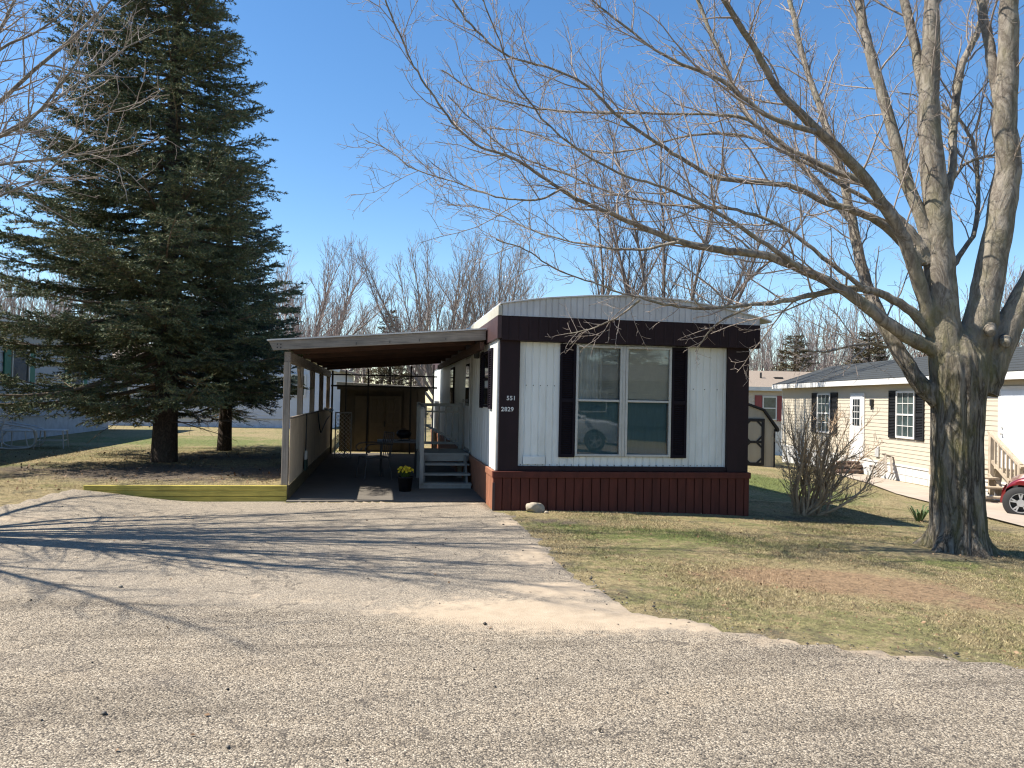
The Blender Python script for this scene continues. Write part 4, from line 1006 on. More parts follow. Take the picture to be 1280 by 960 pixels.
for side in (0, 1):
    x0, x1 = (-1.10, -.36) if side == 0 else (-1.88, -1.14)
    m = MB(); m.box((x0, -.03, .06), (x1, -.0075, 1.62)); dr = m.build('door', GSM, gs)
    m = MB(); y0, y1 = -.052, -.031
    for a_, b_ in (((x0-.0, .06), (x0+.10, 1.62)), ((x1-.10, .06), (x1, 1.62)), ((x0+.10, .06), (x1-.10, .16)), ((x0+.10, 1.52), (x1-.10, 1.62)), ((x0+.10, .80), (x1-.10, .88))): m.box((a_[0], y0, a_[1]), (b_[0], y1, b_[1]))
    for cx_, cz, sx, sz in ((x0+.10, .16, 1, 1), (x1-.10, .16, -1, 1), (x0+.10, .80, 1, -1), (x1-.10, .80, -1, -1), (x0+.10, .88, 1, 1), (x1-.10, .88, -1, 1), (x0+.10, 1.52, 1, -1), (x1-.10, 1.52, -1, -1)):
        m.bar((cx_-sx*.02, -.0425, cz+sz*.15), (cx_+sx*.15, -.0425, cz-sz*.02), .016, .06, (0, -1, 0) if False else (sx, 0, sz))
    m.build('door_brace', BLKSHUT, dr)

# ---- left neighbour: long grey wall in shade
LG = mat('grey_lap_siding', (.36, .38, .41), .6, .06, 3)
lh = thing('grey_home', 'long pale grey lap-sided mobile home with green shutters behind the near spruce', 'mobile home', (-9.4, 14, .45))
m = MB(); lap(m, (-3.0, 15), .4, 2.75, lambda u, o, z: (o, u, z), .235, .022); lap(m, (-4.3, 0), .4, 2.75, lambda u, o, z: (u, -3.0-o, z), .235, .022)
m.box((-4.3, -2.98, .4), (-.02, 15, 2.75)); m.build('wall', LG, lh)
m = MB(); m.box((-4.25, -2.95, -.5), (-.03, 14.95, .40)); m.build('skirting', mat('grey_skirting', (.42, .44, .46), .7), lh)
m = MB(); m.prism([(.30, 2.80), (.30, 2.93), (-2.1, 3.25), (-4.6, 2.93), (-4.6, 2.80)], 'y', -3.3, 15.3); m.build('roof', ROOFM, lh)
m = MB(); m.box((.302, -3.3, 2.73), (.33, 15.3, 2.93)); m.build('eave_trim', LIGHTP, lh)
GRN = mat('green_shutter', (.02, .16, .11), .5, .1)
def right_window(parent, y0, y1, z0, z1, x=.03):
    f = MB(); t = .05; f.box((x, y0, z0), (x+.05, y0+t, z1)); f.box((x, y1-t, z0), (x+.05, y1, z1)); f.box((x, y0+t, z0), (x+.05, y1-t, z0+t)); f.box((x, y0+t, z1-t), (x+.05, y1-t, z1))
    w = f.build('window', LIGHTP, parent); p = MB(); p.box((x+.01, y0+t, z0+t), (x+.018, y1-t, z1-t)); p.build('pane', DARKGLASS, w)
_d = ray(40, 455); _t = -9.36/_d[0]; wy = float(_t*_d[1])-14
for y1 in (wy-.2, wy+3.6):
    y0 = y1-1.0
    right_window(lh, y0, y1, 1.25, 2.2)
    for ya in (y0-.36, y1+.02): m = MB(); m.box((.024, ya, 1.2), (.06, ya+.34, 2.25)); m.build('shutter', GRN, lh, bevel=.006)

# home across the back lawn, seen between the carport posts
b0 = on_z(335, 536, .2)
wh = thing('white_gabled_home', 'pale grey-white sided home across the back lawn seen between carport posts', 'house', (b0[0], b0[1], .15), R(-4))
PALE = mat('pale_siding', (.62, .65, .70), .6, .04, 3)
gx1 = 2.45
m = MB(); lap(m, (-9, gx1), .45, 2.5, lambda u, o, z: (u, -o, z), .13, .014); lap(m, (0, 8), .45, 2.5, lambda u, o, z: (gx1+o, u, z), .13, .014); m.box((-9, .02, .45), (gx1-.02, 8, 2.5)); m.prism([(-3.6, 2.5), (gx1-.02, 2.5), (-.6, 3.55)], 'y', 0.0, .05); m.build('wall', PALE, wh)
m = MB(); m.box((-9, .04, -.6), (gx1-.04, 8, .44)); m.build('skirting', mat('pale_skirting', (.70, .72, .76), .6), wh)
m = MB(); m.prism([(gx1+.35, 2.42), (-.6, 3.62), (-3.9, 2.42), (-3.9, 2.5), (-.6, 3.72), (gx1+.35, 2.5)], 'y', -.3, 8.3); m.prism([(-.2, 2.52), (4, 3.5), (8.2, 2.52)], 'x', -9.3, -3.2); m.build('roof', SHINGLE2, wh)
m = MB(); m.bar((gx1+.35, -.32, 2.42), (-.6, -.32, 3.62), .03, .16); m.bar((-3.9, -.32, 2.42), (-.6, -.32, 3.62), .03, .16); m.build('eave_trim', LIGHTP, wh)
for xa in (.35, 1.55, -5.2): front_window(wh, xa-.9, xa-.1, 1.35, 2.25)

# ---- rockers by the grey home
CH = mat('white_tube_metal', (.52, .53, .54), .4, .06)
def rocker(loc, rz, label):
    t = thing('rocking_chair', label, 'chair', loc, rz)
    for sy in (-.27, .27):
        m = MB(); m.tube(smooth_path([(-.42, sy, .62), (-.30, sy, .92), (-.20, sy, .60), (-.42, sy, .25), (-.38, sy, .10), (-.20, sy, .03), (.15, sy, .03), (.38, sy, .08), (.46, sy, .28), (.38, sy, .46), (-.05, sy, .55), (-.32, sy, .60)], 5), .020, 8); m.build('rocker_frame', CH, t, True)
        for a_, b_ in (((-.22, sy, .04), (-.22, sy, .42)), ((.30, sy, .05), (.22, sy, .42))): m = MB(); m.tube([a_, b_], .016, 6); m.build('leg', CH, t)
    m = MB(); m.box((-.28, -.25, .40), (.30, .25, .43)); m.build('seat', CH, t, bevel=.01)
    m = MB()
    for k in range(8): m.bar((-.24-.012*k, -.25, .46+k*.065), (-.24-.012*k, .25, .46+k*.065), .012, .045)
    m.build('backrest', CH, t)
    return t
q = on_z(22, 561, .235); rocker((q[0], q[1], .235), R(4), 'white metal rocking chair at the left edge beside the grey home')
q = on_z(64, 560, .235)
tt = thing('side_table', 'low white metal table between the rocking chair and the spruce', 'table', (q[0], q[1], .235), R(10))
m = MB(); m.box((-.30, -.26, .40), (.30, .26, .425)); m.build('table_top', CH, tt, bevel=.01)
for sx in (-.27, .27):
    for sy in (-.23, .23): m = MB(); m.tube([(sx, sy, .40), (sx*1.12, sy*1.12, 0)], .016, 6); m.build('leg', CH, tt)
m = MB(); m.tube([(-.28, -.24, .18), (.28, -.24, .18), (.28, .24, .18), (-.28, .24, .18), (-.28, -.24, .18)], .01, 6); m.build('stretcher', CH, tt)

# ================================================================== cars
TYRE = mat('tyre_rubber', (.018, .018, .019), .8, .1); RIM = mat('alloy_rim', (.55, .56, .58), .3, .04, metal=.8)
def car(name, label, loc, rz, paint, prof, belt, arches, L, Wd, rw, glassA, group=None):
    """prof: upper outline (x,z) front->rear; arches: wheel centres x"""
    t = thing(name, label, 'car', loc, rz)
    xf, xr = prof[0][0], prof[-1][0]; zb = .22
    top = smooth_path([(x, 0, z) for x, z in prof], 4)[:, [0, 2]]
    def width(x, z):
        e = 1-.16*abs((x-(xf+xr)/2)/((xf-xr)/2))**5
        return Wd/2*e*(1-.26*max(0, (z-belt))/.6 if z > belt else 1-.05*((belt-z)/.5)**2)
    pl = [tuple(p) for p in top]
    # lower edge from rear to front, with arches
    low = [(xr, zb+.05)]
    for ax in sorted(arches):
        Ra = rw*1.13
        a = [(ax-Ra*math.cos(q), rw+Ra*math.sin(q)) for q in np.linspace(-.1, math.pi+.1, 22)]
        low += [p for p in a if p[1] > zb]
    low += [(xf, zb+.05)]
    outl = pl+low
    gx_, gz_ = np.meshgrid(np.arange(xr, xf, .09), np.arange(.2, 1.9, .07)); ip = np.column_stack([gx_.ravel(), gz_.ravel()])
    ip = ip[inside(outl, ip[:, 0], ip[:, 1])]; keep = np.min(np.hypot(ip[:, None, 0]-np.array(outl)[None, :, 0], ip[:, None, 1]-np.array(outl)[None, :, 1]), 1) > .03; ip = ip[keep]
    n = len(outl); vs, es, fs, *_ = delaunay_2d_cdt([Vector(p) for p in outl]+[Vector(p) for p in ip.tolist()], [(i, (i+1) % n) for i in range(n)], [], 1, 1e-5)
    m = MB()
    for s in (1, -1): m.add([(v.x, s*width(v.x, v.y), v.y) for v in vs], fs)
    rows = []
    for x, z in pl: rows.append([(x, width(x, z)*k, z+.035*(1-k*k)*(1 if z > .6 else 0)) for k in np.linspace(-1, 1, 9)])
    m.sheet(rows)
    m.sheet([[(x, -Wd*.42, zb) for x in (xr+.1, xf-.1)], [(x, Wd*.42, zb) for x in (xr+.1, xf-.1)]])
    b = m.build('body', paint, t, True)
    b.data.polygons.foreach_set('use_smooth', np.ones(len(b.data.polygons), bool))
    md = b.modifiers.new('weld', 'WELD'); md.merge_threshold = .002
    for s in (1, -1):
        for poly_ in glassA:
            g_ = MB(); vs_ = [(x, s*(width(x, z)+.006), z) for x, z in poly_]; vi = [(x, s*(width(x, z)-.010), z) for x, z in poly_]; k = len(poly_)
            g_.add(vs_+vi, [tuple(range(k)), tuple(range(2*k-1, k-1, -1))]+[(i, (i+1) % k, k+(i+1) % k, k+i) for i in range(k)]); g_.build('side_window', DARKGLASS, t)
    for i, ax in enumerate(arches):
        for s in (1, -1):
            y = s*(Wd/2-.12)
            m = MB(); m.lathe((ax, y, rw), [(rw*.62, -.10), (rw*.93, -.105), (rw, -.07), (rw, .07), (rw*.93, .105), (rw*.62, .10)], 32, 'y'); ty = m.build('wheel', TYRE, t, True)
            m = MB(); yy = y+s*.075; m.lathe((ax, yy, rw), [(rw*.64, -.02), (rw*.66, .02), (rw*.58, .02), (rw*.56, -.02)], 32, 'y'); m.lathe((ax, yy, rw), [(0, s*.015), (.07, s*.015), (.07, -.02)], 16, 'y')
            for k in range(5):
                a = k*1.2566+.3; ca, sa = math.cos(a), math.sin(a)
                for off in (-.16, .16): m.bar((ax+ca*.05, yy, rw+sa*.05), (ax+math.cos(a+off)*rw*.60, yy, rw+math.sin(a+off)*rw*.60), .028, .02, (0, 1, 0))
            m.build('rim', RIM, ty)
            m = MB(); m.lathe((ax, y-s*.02, rw), [(0, 0), (rw*.6, 0)], 20, 'y'); m.build('hub_shade', BLACKM, ty)
    return t, width, pl
PAINTW, nt, bs = new_mat('car_paint_white'); bs.inputs['Base Color'].default_value = (.68, .69, .70, 1); bs.inputs['Roughness'].default_value = .3; bs.inputs['Coat Weight'].default_value = .7
PAINTR, nt, bs = new_mat('car_paint_red'); bs.inputs['Base Color'].default_value = (.17, .006, .012, 1); bs.inputs['Roughness'].default_value = .35; bs.inputs['Metallic'].default_value = .3; bs.inputs['Coat Weight'].default_value = .9; bs.inputs['Coat Roughness'].default_value = .04
q = gnd(1276, 645)
cx0 = np.array([q[0], q[1]]); aw = np.array([ray(1276, 645)[0], ray(1276, 645)[1]]); aw /= np.hypot(*aw); fwd = np.array([-aw[1], aw[0]])
ctr = cx0-fwd*1.36
red, wd, pl_ = car('red_car', 'red car with five-spoke silver wheels parked by the deck stairs', (ctr[0]+aw[0]*.74, ctr[1]+aw[1]*.74, float(hgt(ctr[0], ctr[1]))), math.atan2(fwd[1], fwd[0]), PAINTR,
    [(1.58, .30), (1.61, .48), (1.55, .62), (1.34, .75), (.80, .88), (.20, 1.30), (-.35, 1.44), (-1.1, 1.36), (-1.7, 1.0), (-1.98, .82), (-2.02, .35)], .85, (1.36, -1.22), 3.9, 1.72, .30,
    [[(.62, .93), (.18, 1.22), (-.35, 1.36), (-1.0, 1.29), (-1.2, .97)]])
for s in (1, -1):
    m = MB(); m.lathe((1.44, s*.60, .60), [(0, .06), (.10, .03), (.115, -.03)], 16, 'x'); m.build('headlight', ALU, red, True)
# white SUV across the road, behind the viewer; the front window mirrors it
suv, wd, pl_ = car('white_suv', 'white sport utility car across the road mirrored in the front window', (5.9, -4.2, float(hgt(5.9, -4.2))), R(14), PAINTW,
    [(2.32, .30), (2.36, .62), (2.28, .86), (1.95, .98), (1.10, 1.10), (.40, 1.55), (-.2, 1.66), (-1.5, 1.66), (-2.05, 1.45), (-2.3, .95), (-2.34, .35)], 1.02, (1.42, -1.38), 4.7, 1.86, .35,
    [[(.98, 1.10), (.45, 1.46), (-.30, 1.56), (-.36, 1.10)], [(-.46, 1.10), (-.42, 1.56), (-1.35, 1.56), (-1.45, 1.10)]])
for s in (1, -1):
    m = MB(); m.box((2.05, s*.55, .74), (2.27, s*.82, .88)); m.build('headlight', ALU, suv, bevel=.03)
    m = MB(); m.box((.95, s*.95, 1.08), (1.10, s*1.08, 1.20)); m.build('wing_mirror', PAINTW, suv, bevel=.03)
m = MB(); m.box((2.30, -.5, .45), (2.365, .5, .80)); m.build('grille', BLACKM, suv, bevel=.02)
m = MB(); m.sheet([[(1.06, -.68, 1.17), (1.06, 0, 1.205), (1.06, .68, 1.17)], [(.46, -.60, 1.54), (.46, 0, 1.575), (.46, .60, 1.54)]]); m.build('windscreen', DARKGLASS, suv)
# home opposite, also mirrored
oh = thing('opposite_home', 'dark green home across the road behind the viewer mirrored in the front window', 'mobile home', (8, -19, float(hgt(8, -19))), R(12))
DARKSIDE = mat('dark_green_siding', (.035, .055, .055), .7, .08)
m = MB(); lap(m, (-8, 8), .5, 2.9, lambda u, o, z: (u, o, z), .15, .014); m.box((-8, -4.2, .5), (8, -.02, 2.9)); m.build('wall', DARKSIDE, oh)
m = MB(); m.box((-7.95, -4.1, -.6), (7.95, -.05, .5)); m.build('skirting', DARKSIDE, oh)
m = MB(); m.prism([(.35, 2.95), (-2.1, 3.9), (-4.6, 2.95), (-4.6, 2.88), (.35, 2.88)], 'x', -8.3, 8.3); m.build('roof', SHINGLE, oh)
for xa in (-4, 2.5):
    f = MB(); f.box((xa, .03, 1.2), (xa+1.6, .06, 2.4)); w_ = f.build('window', LIGHTP, oh); p = MB(); p.box((xa+.08, .061, 1.28), (xa+1.52, .068, 2.32)); p.build('pane', DARKGLASS, w_)

# ================================================================== trees
BARK = bark_mat('maple_bark', (.35, .305, .245), (.034, .027, .021), (.17, .16, .055), .6, smooth_above=2.0, bd=.045)
LIMB = bark_mat('limb_bark', (.34, .30, .25), (.13, .108, .088), (.22, .205, .11), .45, (1, 1, .45), 7, .008)
TWIG = mat('twig_bark', (.285, .235, .20), .85, .25, 8, bmp=0)
TWIGD = mat('dark_twig', (.15, .12, .105), .9, .3, 5, bmp=0)
TWIGG = mat('grey_twig', (.26, .22, .20), .9, .25, 3, bmp=0)
TWIGR = mat('budding_twig', (.26, .21, .195), .9, .25, 3, bmp=0)

# ---- the big maple by the road
T0 = gnd(1196, 688); D0 = float((T0-CAM)@FW)
maple = thing('maple_tree', 'big bare maple with thick furrowed trunk on the lawn right of the white mobile home', 'tree', tuple(T0))
def px_path(pts, d0, d1):
    n = len(pts); L = [0]
    for (x0, y0), (x1, y1) in zip(pts, pts[1:]): L.append(L[-1]+math.hypot(x1-x0, y1-y0))
    return [at(x, y, d0+(d1-d0)*(l/L[-1])**1.3) for (x, y), l in zip(pts, L)]
from mathutils import noise as mno
# trunk: furrowed surface of revolution along a leaning axis
ax_px = [(1196, 700), (1196, 688), (1197, 660), (1196, 620), (1196, 580), (1196, 540), (1197, 500), (1198, 472), (1198, 448), (1197, 425), (1194, 404)]
wd_px = [104, 92, 82, 77, 75, 75, 78, 84, 80, 52, 14]
axis_ = smooth_path([at(x, y, D0) for x, y in ax_px], 9); rad_ = np.interp(np.linspace(0, 1, len(axis_)), np.linspace(0, 1, len(wd_px)), np.array(wd_px)*.81/2/FPX*D0)
nth = 96; Vt = []
for i, (p, r) in enumerate(zip(axis_, rad_)):
    t = i/len(axis_); hz_ = p[2]-T0[2]
    for j in range(nth):
        a = 2*math.pi*j/nth; ca, sa = math.cos(a), math.sin(a)
        warp = mno.noise(Vector((ca*2, sa*2, hz_*.9)))*.6
        rid = abs(math.sin((a+warp*.35)*11+mno.noise(Vector((ca*3, sa*3, hz_*1.6)))*2.2))
        rid = (1-rid)**1.5
        fine_ = mno.noise(Vector((ca*9, sa*9, hz_*3)))
        lob = .5*math.cos(a*3+.7+hz_*.25)+.5*math.cos(a*2-1)
        root = max(0, 1-hz_/.30)**2*(.46*max(0, math.cos(a*5+1.3))**2+.03)
        rr_ = r*(1+.045*lob-.13*rid+.035*fine_+root)
        Vt.append((p[0]+ca*rr_, p[1]+sa*rr_, p[2]))
k = len(axis_); ii, jj = np.meshgrid(np.arange(k-1), np.arange(nth), indexing='ij'); a = ii*nth+jj; b = ii*nth+(jj+1) % nth
cap = np.array([[(k-1)*nth+j for j in range(nth)], [j for j in range(nth-1, -1, -1)]])
union_V = [np.array(Vt)-T0]; union_F = [np.stack([a, b, b+nth, a+nth], -1).reshape(-1, 4)]; union_cap = [cap]

# limbs read off the photograph: outline in px, width in px start/end, depth offset at the tip
LIMBS = [
 ('A', [(1186, 490), (1182, 420), (1174, 325), (1170, 250), (1161, 150), (1163, 90), (1165, -10), (1166, -80)], 58, 17, .1),
 ('A2', [(1163, 180), (1157, 135), (1145, 65), (1130, 0), (1118, -60)], 19, 12, .5),
 ('B', [(1168, 330), (1158, 290), (1130, 215), (1105, 125), (1085, 60), (1072, -10), (1060, -80)], 24, 12, .9),
 ('C', [(1166, 410), (1140, 325), (1120, 280), (1075, 215), (1025, 165), (975, 115), (945, 65), (905, 0), (880, -50)], 24, 8, -1.5),
 ('D', [(1160, 330), (1145, 300), (1120, 270), (1080, 230), (1035, 210), (985, 185), (935, 150), (900, 144), (824, 142), (714, 140), (649, 131), (596, 114), (552, 88)], 20, 2.6, 1.0),
 ('E', [(1150, 330), (1125, 300), (1095, 275), (1065, 262), (1030, 252), (985, 232), (900, 223), (850, 197), (802, 166), (763, 136), (736, 109), (693, 87), (636, 70), (596, 39), (566, 0), (545, -40)], 17, 3.2, -.6),
 ('F', [(1185, 450), (1165, 436), (1125, 415), (1075, 377), (1035, 352), (960, 320), (900, 313), (850, 302), (802, 284), (754, 263), (714, 245), (675, 219), (640, 197), (601, 184), (570, 158), (544, 123), (517, 83), (500, 44), (482, 0), (470, -30)], 28, 2.8, -1.6),
 ('G', [(1170, 425), (1140, 390), (1100, 366), (1060, 361), (1010, 370), (970, 378), (935, 381), (887, 385), (838, 382), (806, 373), (774, 366), (741, 353), (692, 335), (657, 312), (620, 300)], 18, 2.2, -.9),
 ('H', [(720, 248), (701, 238), (675, 249), (636, 249), (596, 238), (566, 227), (517, 210), (487, 188), (456, 175)], 5, 1.8, -.2),
 ('I', [(1214, 480), (1218, 430), (1231, 375), (1245, 300), (1260, 215), (1256, 150), (1260, 75), (1261, 0), (1262, -80)], 58, 24, -.2),
 ('I2', [(1258, 160), (1247, 115), (1237, 60), (1225, 0), (1215, -60)], 20, 12, .4),
 ('J', [(1226, 490), (1242, 450), (1262, 405), (1290, 350), (1335, 250), (1375, 100), (1390, -50)], 52, 22, -.6),
 ('K', [(1176, 260), (1190, 215), (1192, 150), (1201, 85), (1220, 45), (1233, 0), (1245, -50)], 15, 8, 1.2),
 ('L', [(1184, 345), (1197, 322), (1219, 285), (1221, 200), (1207, 160), (1178, 130)], 12, 5, 1.1),
 ('L2', [(1183, 240), (1198, 215), (1208, 204), (1232, 196), (1262, 190)], 7, 4, 1.0),
 ('M', [(1172, 500), (1150, 480), (1124, 440), (1095, 385), (1080, 345), (1066, 285), (1055, 230), (1030, 150), (1005, 75), (987, 0), (975, -50)], 30, 6, 2.2),
 ('N', [(1063, 275), (1040, 250), (1010, 215), (975, 180), (935, 145), (905, 80), (888, 40), (868, -10)], 11, 6, 2.3),
 ('P', [(1110, 265), (1060, 235), (1000, 200), (930, 170), (860, 170), (780, 190), (720, 185), (660, 165), (610, 160)], 9, 2, 1.6),
 ('Q', [(1000, 335), (950, 300), (890, 262), (830, 235), (770, 215), (700, 170), (650, 110), (620, 40), (600, -10)], 9, 2.2, -2.0),
 ('S', [(1085, 365), (1040, 330), (980, 285), (920, 262), (850, 258), (780, 245), (700, 215), (640, 190), (590, 150), (560, 120)], 9, 2.2, .4),
 ('U', [(1020, 165), (960, 145), (900, 100), (840, 75), (790, 40), (740, 0), (720, -30)], 10, 3, -1.0),
 ('V', [(940, 383), (900, 402), (878, 425), (870, 440)], 4, 1.2, -.2),
 ('W', [(800, 375), (770, 398), (735, 412), (705, 418)], 4, 1.2, -.2),
 ('X', [(1142, 456), (1126, 440), (1080, 430), (1030, 440), (995, 436)], 6, 2, -.5),
 ('Y', [(850, 302), (790, 312), (730, 305), (670, 290), (610, 262), (560, 255)], 6, 1.6, .3),
]
POW = {'A': 1.0, 'A2': 1, 'B': 1.1, 'C': 1.3, 'I': 1, 'I2': 1, 'J': 1, 'K': 1, 'M': 1.3, 'V': 1, 'W': 1, 'X': 1, 'F': 2.6, 'G': 2.4, 'E': 2.3, 'D': 2.3}
MERGE = MB((0, 0, 0))
START = {'A2': .1, 'H': -.9, 'I2': -.1, 'K': .1, 'L': .1, 'L2': .25, 'N': 1.3, 'P': .3, 'Q': -.7, 'S': -.3, 'U': -1.0, 'V': -.6, 'W': -.7, 'X': .35, 'Y': -1.1}
spec1 = [dict(start=.16, gap=.20, ang=(.5, 1.05), lift=.18, len=(.7, 1.9), rad=.013, n=5, k=7, wig=.14, up=.05, rend=.0028),
         dict(start=.12, gap=.115, ang=(.5, 1.1), lift=.12, len=(.25, .75), rad=.0052, rmin=.003, n=4, k=5, wig=.17, up=.05, rend=.0021),
         dict(start=.15, gap=.08, ang=(.5, 1.1), lift=.12, len=(.06, .26), rad=.0028, rmin=.0024, n=3, k=3, wig=.18, up=.06, rend=.0019)]
rt = np.random.default_rng(21)
for nm, pts, w0, w1, dz in LIMBS:
    ds_ = START.get(nm, 0)
    path = smooth_path(px_path(pts, D0+ds_, D0+ds_*.0+dz if nm not in START else D0+dz), 5)
    path[3:] += rt.normal(0, .005, path[3:].shape)
    L_ = np.linspace(0, 1, len(path)); rad = .75*(w1+(w0-w1)*(1-L_)**POW.get(nm, 2.0))/2/FPX*np.array([(p-CAM)@FW for p in path])
    rad = np.maximum(rad*(1+.03*rt.normal(0, 1, len(rad))), .003)
    if nm in ('A', 'I', 'J', 'M', 'F', 'C', 'G', 'B', 'D', 'E'):
        cum = np.concatenate([[0], np.cumsum(np.linalg.norm(np.diff(path, axis=0), axis=1))]); ke = max(5, int(np.searchsorted(cum, 1.5 if nm in 'AIJ' else .9)))
        tap = np.ones(ke); tap[-3:] = (.97, .93, .86)
        MERGE.tube([tuple(p-T0) for p in path[:ke]], list(rad[:ke]*1.03*tap), 16)
    tb = TB(); nsd = 14 if w0 > 14 else 8
    tb.batch([path], [rad], nsd)
    lim = tb.build('limb', LIMB if w0 > 3 else TWIG, maple, T0)
    items = []
    sp1 = [dict(s) for s in spec1]
    Lm = float(np.sum(np.linalg.norm(np.diff(path, axis=0), axis=1)))
    if Lm < 1.6: sp1 = sp1[1:]; sp1[0]['start'] = .2
    if nm in ('A', 'I', 'J', 'A2', 'I2'): sp1[0]['gap'] = .55; sp1[0]['start'] = .35
    sub_branches(path, rad, sp1, rt, items)
    # the fine end of a limb carries twigs directly
    i0 = int(len(path)*.5); sub_branches(path[i0:], rad[i0:], spec1[1:], rt, items)
    tb = TB(); put(tb, items); tb.build('twigs', TWIG, lim, T0)
mv = np.array(MERGE.V); off = len(union_V[0])
quads = np.array([f for f in MERGE.F if len(f) == 4])+off
caps = [f for f in MERGE.F if len(f) != 4]
me = bpy.data.meshes.new('trunk'); me.from_pydata([tuple(v) for v in np.vstack([union_V[0], mv])], [], [tuple(int(q) for q in f) for f in union_F[0]]+[tuple(int(q) for q in f) for f in union_cap[0]]+[tuple(int(q) for q in f) for f in quads]+[tuple(q+off for q in f) for f in caps]); me.update()
trk = link('trunk', me, BARK, maple, True)
md = trk.modifiers.new('join', 'REMESH'); md.mode = 'VOXEL'; md.voxel_size = .016; md.use_smooth_shade = True
md = trk.modifiers.new('soften', 'SMOOTH'); md.factor = .5; md.iterations = 4
# sawn stubs on the trunk
for (x, y, d, rr_) in ((1238, 414, -.29, .047), (1257, 428, -.27, .043)):
    p = at(x, y, D0+d); q = at(x+1, y+2, D0+d-.06); m = MB(T0); m.tube([p+(p-q)*2.5, p, q, q+(q-p)*.02], [rr_*1.9, rr_*1.3, rr_, rr_*.72], 16); m.build('stub', LIMB, maple, True)

# iris leaves beside the trunk
ir = gnd(1149, 652); n = 26
a = rt.uniform(0, 6.28, n); L_ = rt.uniform(.18, .5, n); bs_ = np.stack([np.cos(a)*.04, np.sin(a)*.04, 0*a], 1); tip = np.stack([np.cos(a)*L_*.8, np.sin(a)*L_*.8, L_*.55], 1); md_ = bs_*.4+tip*.5+np.array([0, 0, .10]); w_ = np.stack([-np.sin(a), np.cos(a), 0*a], 1)*.012
T_ = np.concatenate([np.stack([bs_-w_, bs_+w_, md_+w_], 1), np.stack([bs_-w_, md_+w_, md_-w_], 1), np.stack([md_-w_, md_+w_, tip], 1)])
iris = tri_mesh('iris_plant', T_, leaf_mat('iris_leaf', [(.03, .06, .02), (.07, .11, .035), (.13, .16, .07)])); iris.location = tuple(ir); tag(iris, 'small clump of green sword leaves beside the maple trunk', 'plant')

# ---- generic bare tree
def bare_tree(name, label, loc, H, seed, kind, group=None, twig=TWIGG, bark=None, r0=None, parent_only=False):
    rng = np.random.default_rng(seed)
    t = thing(name, label, 'tree', loc, 0, group)
    tb = TB(); r0 = r0 or H*.014
    fork = H*rng.uniform(*kind.get('fork', (.12, .22)))
    tp = curve_from((0, 0, -.2), (rng.normal(0, .04), rng.normal(0, .04), 1), fork+.2, 5, rng, .03, .05)
    tb.batch([tp], [np.linspace(r0*1.3, r0, 5)], 10)
    limbs = []
    for i in range(kind['limbs']):
        az = i*6.283/kind['limbs']+rng.normal(0, .4); sp = rng.uniform(*kind['spread'])
        d = np.array([math.sin(sp)*math.cos(az), math.sin(sp)*math.sin(az), math.cos(sp)])
        L = (H-fork)*rng.uniform(.75, 1.05)
        p0 = tp[-1-rng.integers(0, 2)]
        c = curve_from(p0, d, L, 9, rng, .07, kind.get('up', .06)); r = np.linspace(r0*.5, .012, 9); limbs.append((c, r)); 
    tb.batch([c for c, r in limbs], [r for c, r in limbs], 7)
    tb.build('trunk', bark or twig, t)
    items = []
    for c, r in limbs: sub_branches(c, r, kind['spec'], rng, items)
    tb = TB(); put(tb, items); tb.build('crown', twig, t)
    return t
def kspec(s, g1=.55, g2=.35, g3=.2, tw=.009):
    g1, g2, g3 = g1*.55, g2*.55, g3*.7
    return [dict(start=.18, gap=g1, ang=(.35, .75), lift=.25, len=(1.2*s, 3.2*s), rad=.03, n=4, k=6, wig=.09, up=.09, rend=.008),
            dict(start=.15, gap=g2, ang=(.35, .8), lift=.25, len=(.5*s, 1.3*s), rad=.013, rmin=.007, n=3, k=4, wig=.12, up=.09, rend=.006),
            dict(start=.2, gap=g3, ang=(.35, .8), lift=.2, len=(.25*s, .6*s), rad=tw, rmin=.005, n=3, k=3, wig=.12, up=.08, rend=.0045)]
VASE = dict(limbs=7, spread=(.15, .55), up=.10, spec=kspec(1, .5, .36, .26))
OPEN = dict(limbs=12, spread=(.15, 1.0), up=.05, fork=(.10, .18), spec=kspec(1.1, .5, .34, .22))
TALL = dict(limbs=4, spread=(.08, .35), up=.05, fork=(.25, .45), spec=kspec(.9, .6, .45, .3))

def place(px, base_y, d):
    p = at(px, base_y, d); return (p[0], p[1], float(hgt(p[0], p[1])))
def height_to(px, y, d): return at(px, y, d)[2]

# left maple just outside the frame, whose shadow falls over the driveway
LT = np.array([-6.7, 9.35, float(hgt(-6.7, 9.35))])
lt = thing('maple_tree', 'bare maple at the left edge whose limbs reach in front of the tall spruce', 'tree', tuple(LT))
rl = np.random.default_rng(77)
tb = TB(); tp = curve_from(LT-[0, 0, .2], (0.02, 0, 1), 2.6, 7, rl, .02, .02); tb.batch([tp], [np.linspace(.34, .27, 7)], 16)
tb.build('trunk', BARK, lt, LT)
fk = tp[-1]; paths = []
for pts, d1, w in (([(0, 171), (42, 146), (83, 96), (104, 62), (125, 10)], 7.3, .045), ([(-60, 120), (0, 62), (42, 42), (83, 12), (110, -30)], 8.0, .05), ([(-60, 222), (0, 206), (50, 200), (83, 196), (125, 190), (190, 178)], 7.0, .04), ([(-50, 270), (0, 245), (60, 215), (120, 150), (170, 130)], 6.9, .035), ([(-80, 25), (0, -10), (60, -60), (130, -130)], 8.2, .06)):
    P = [fk-[0, 0, .4], (fk+at(*pts[0], d1))*.5+[0, 0, .25]]+[at(x, y, d1) for x, y in pts]
    paths.append((smooth_path(P, 4), w*.5, .004))
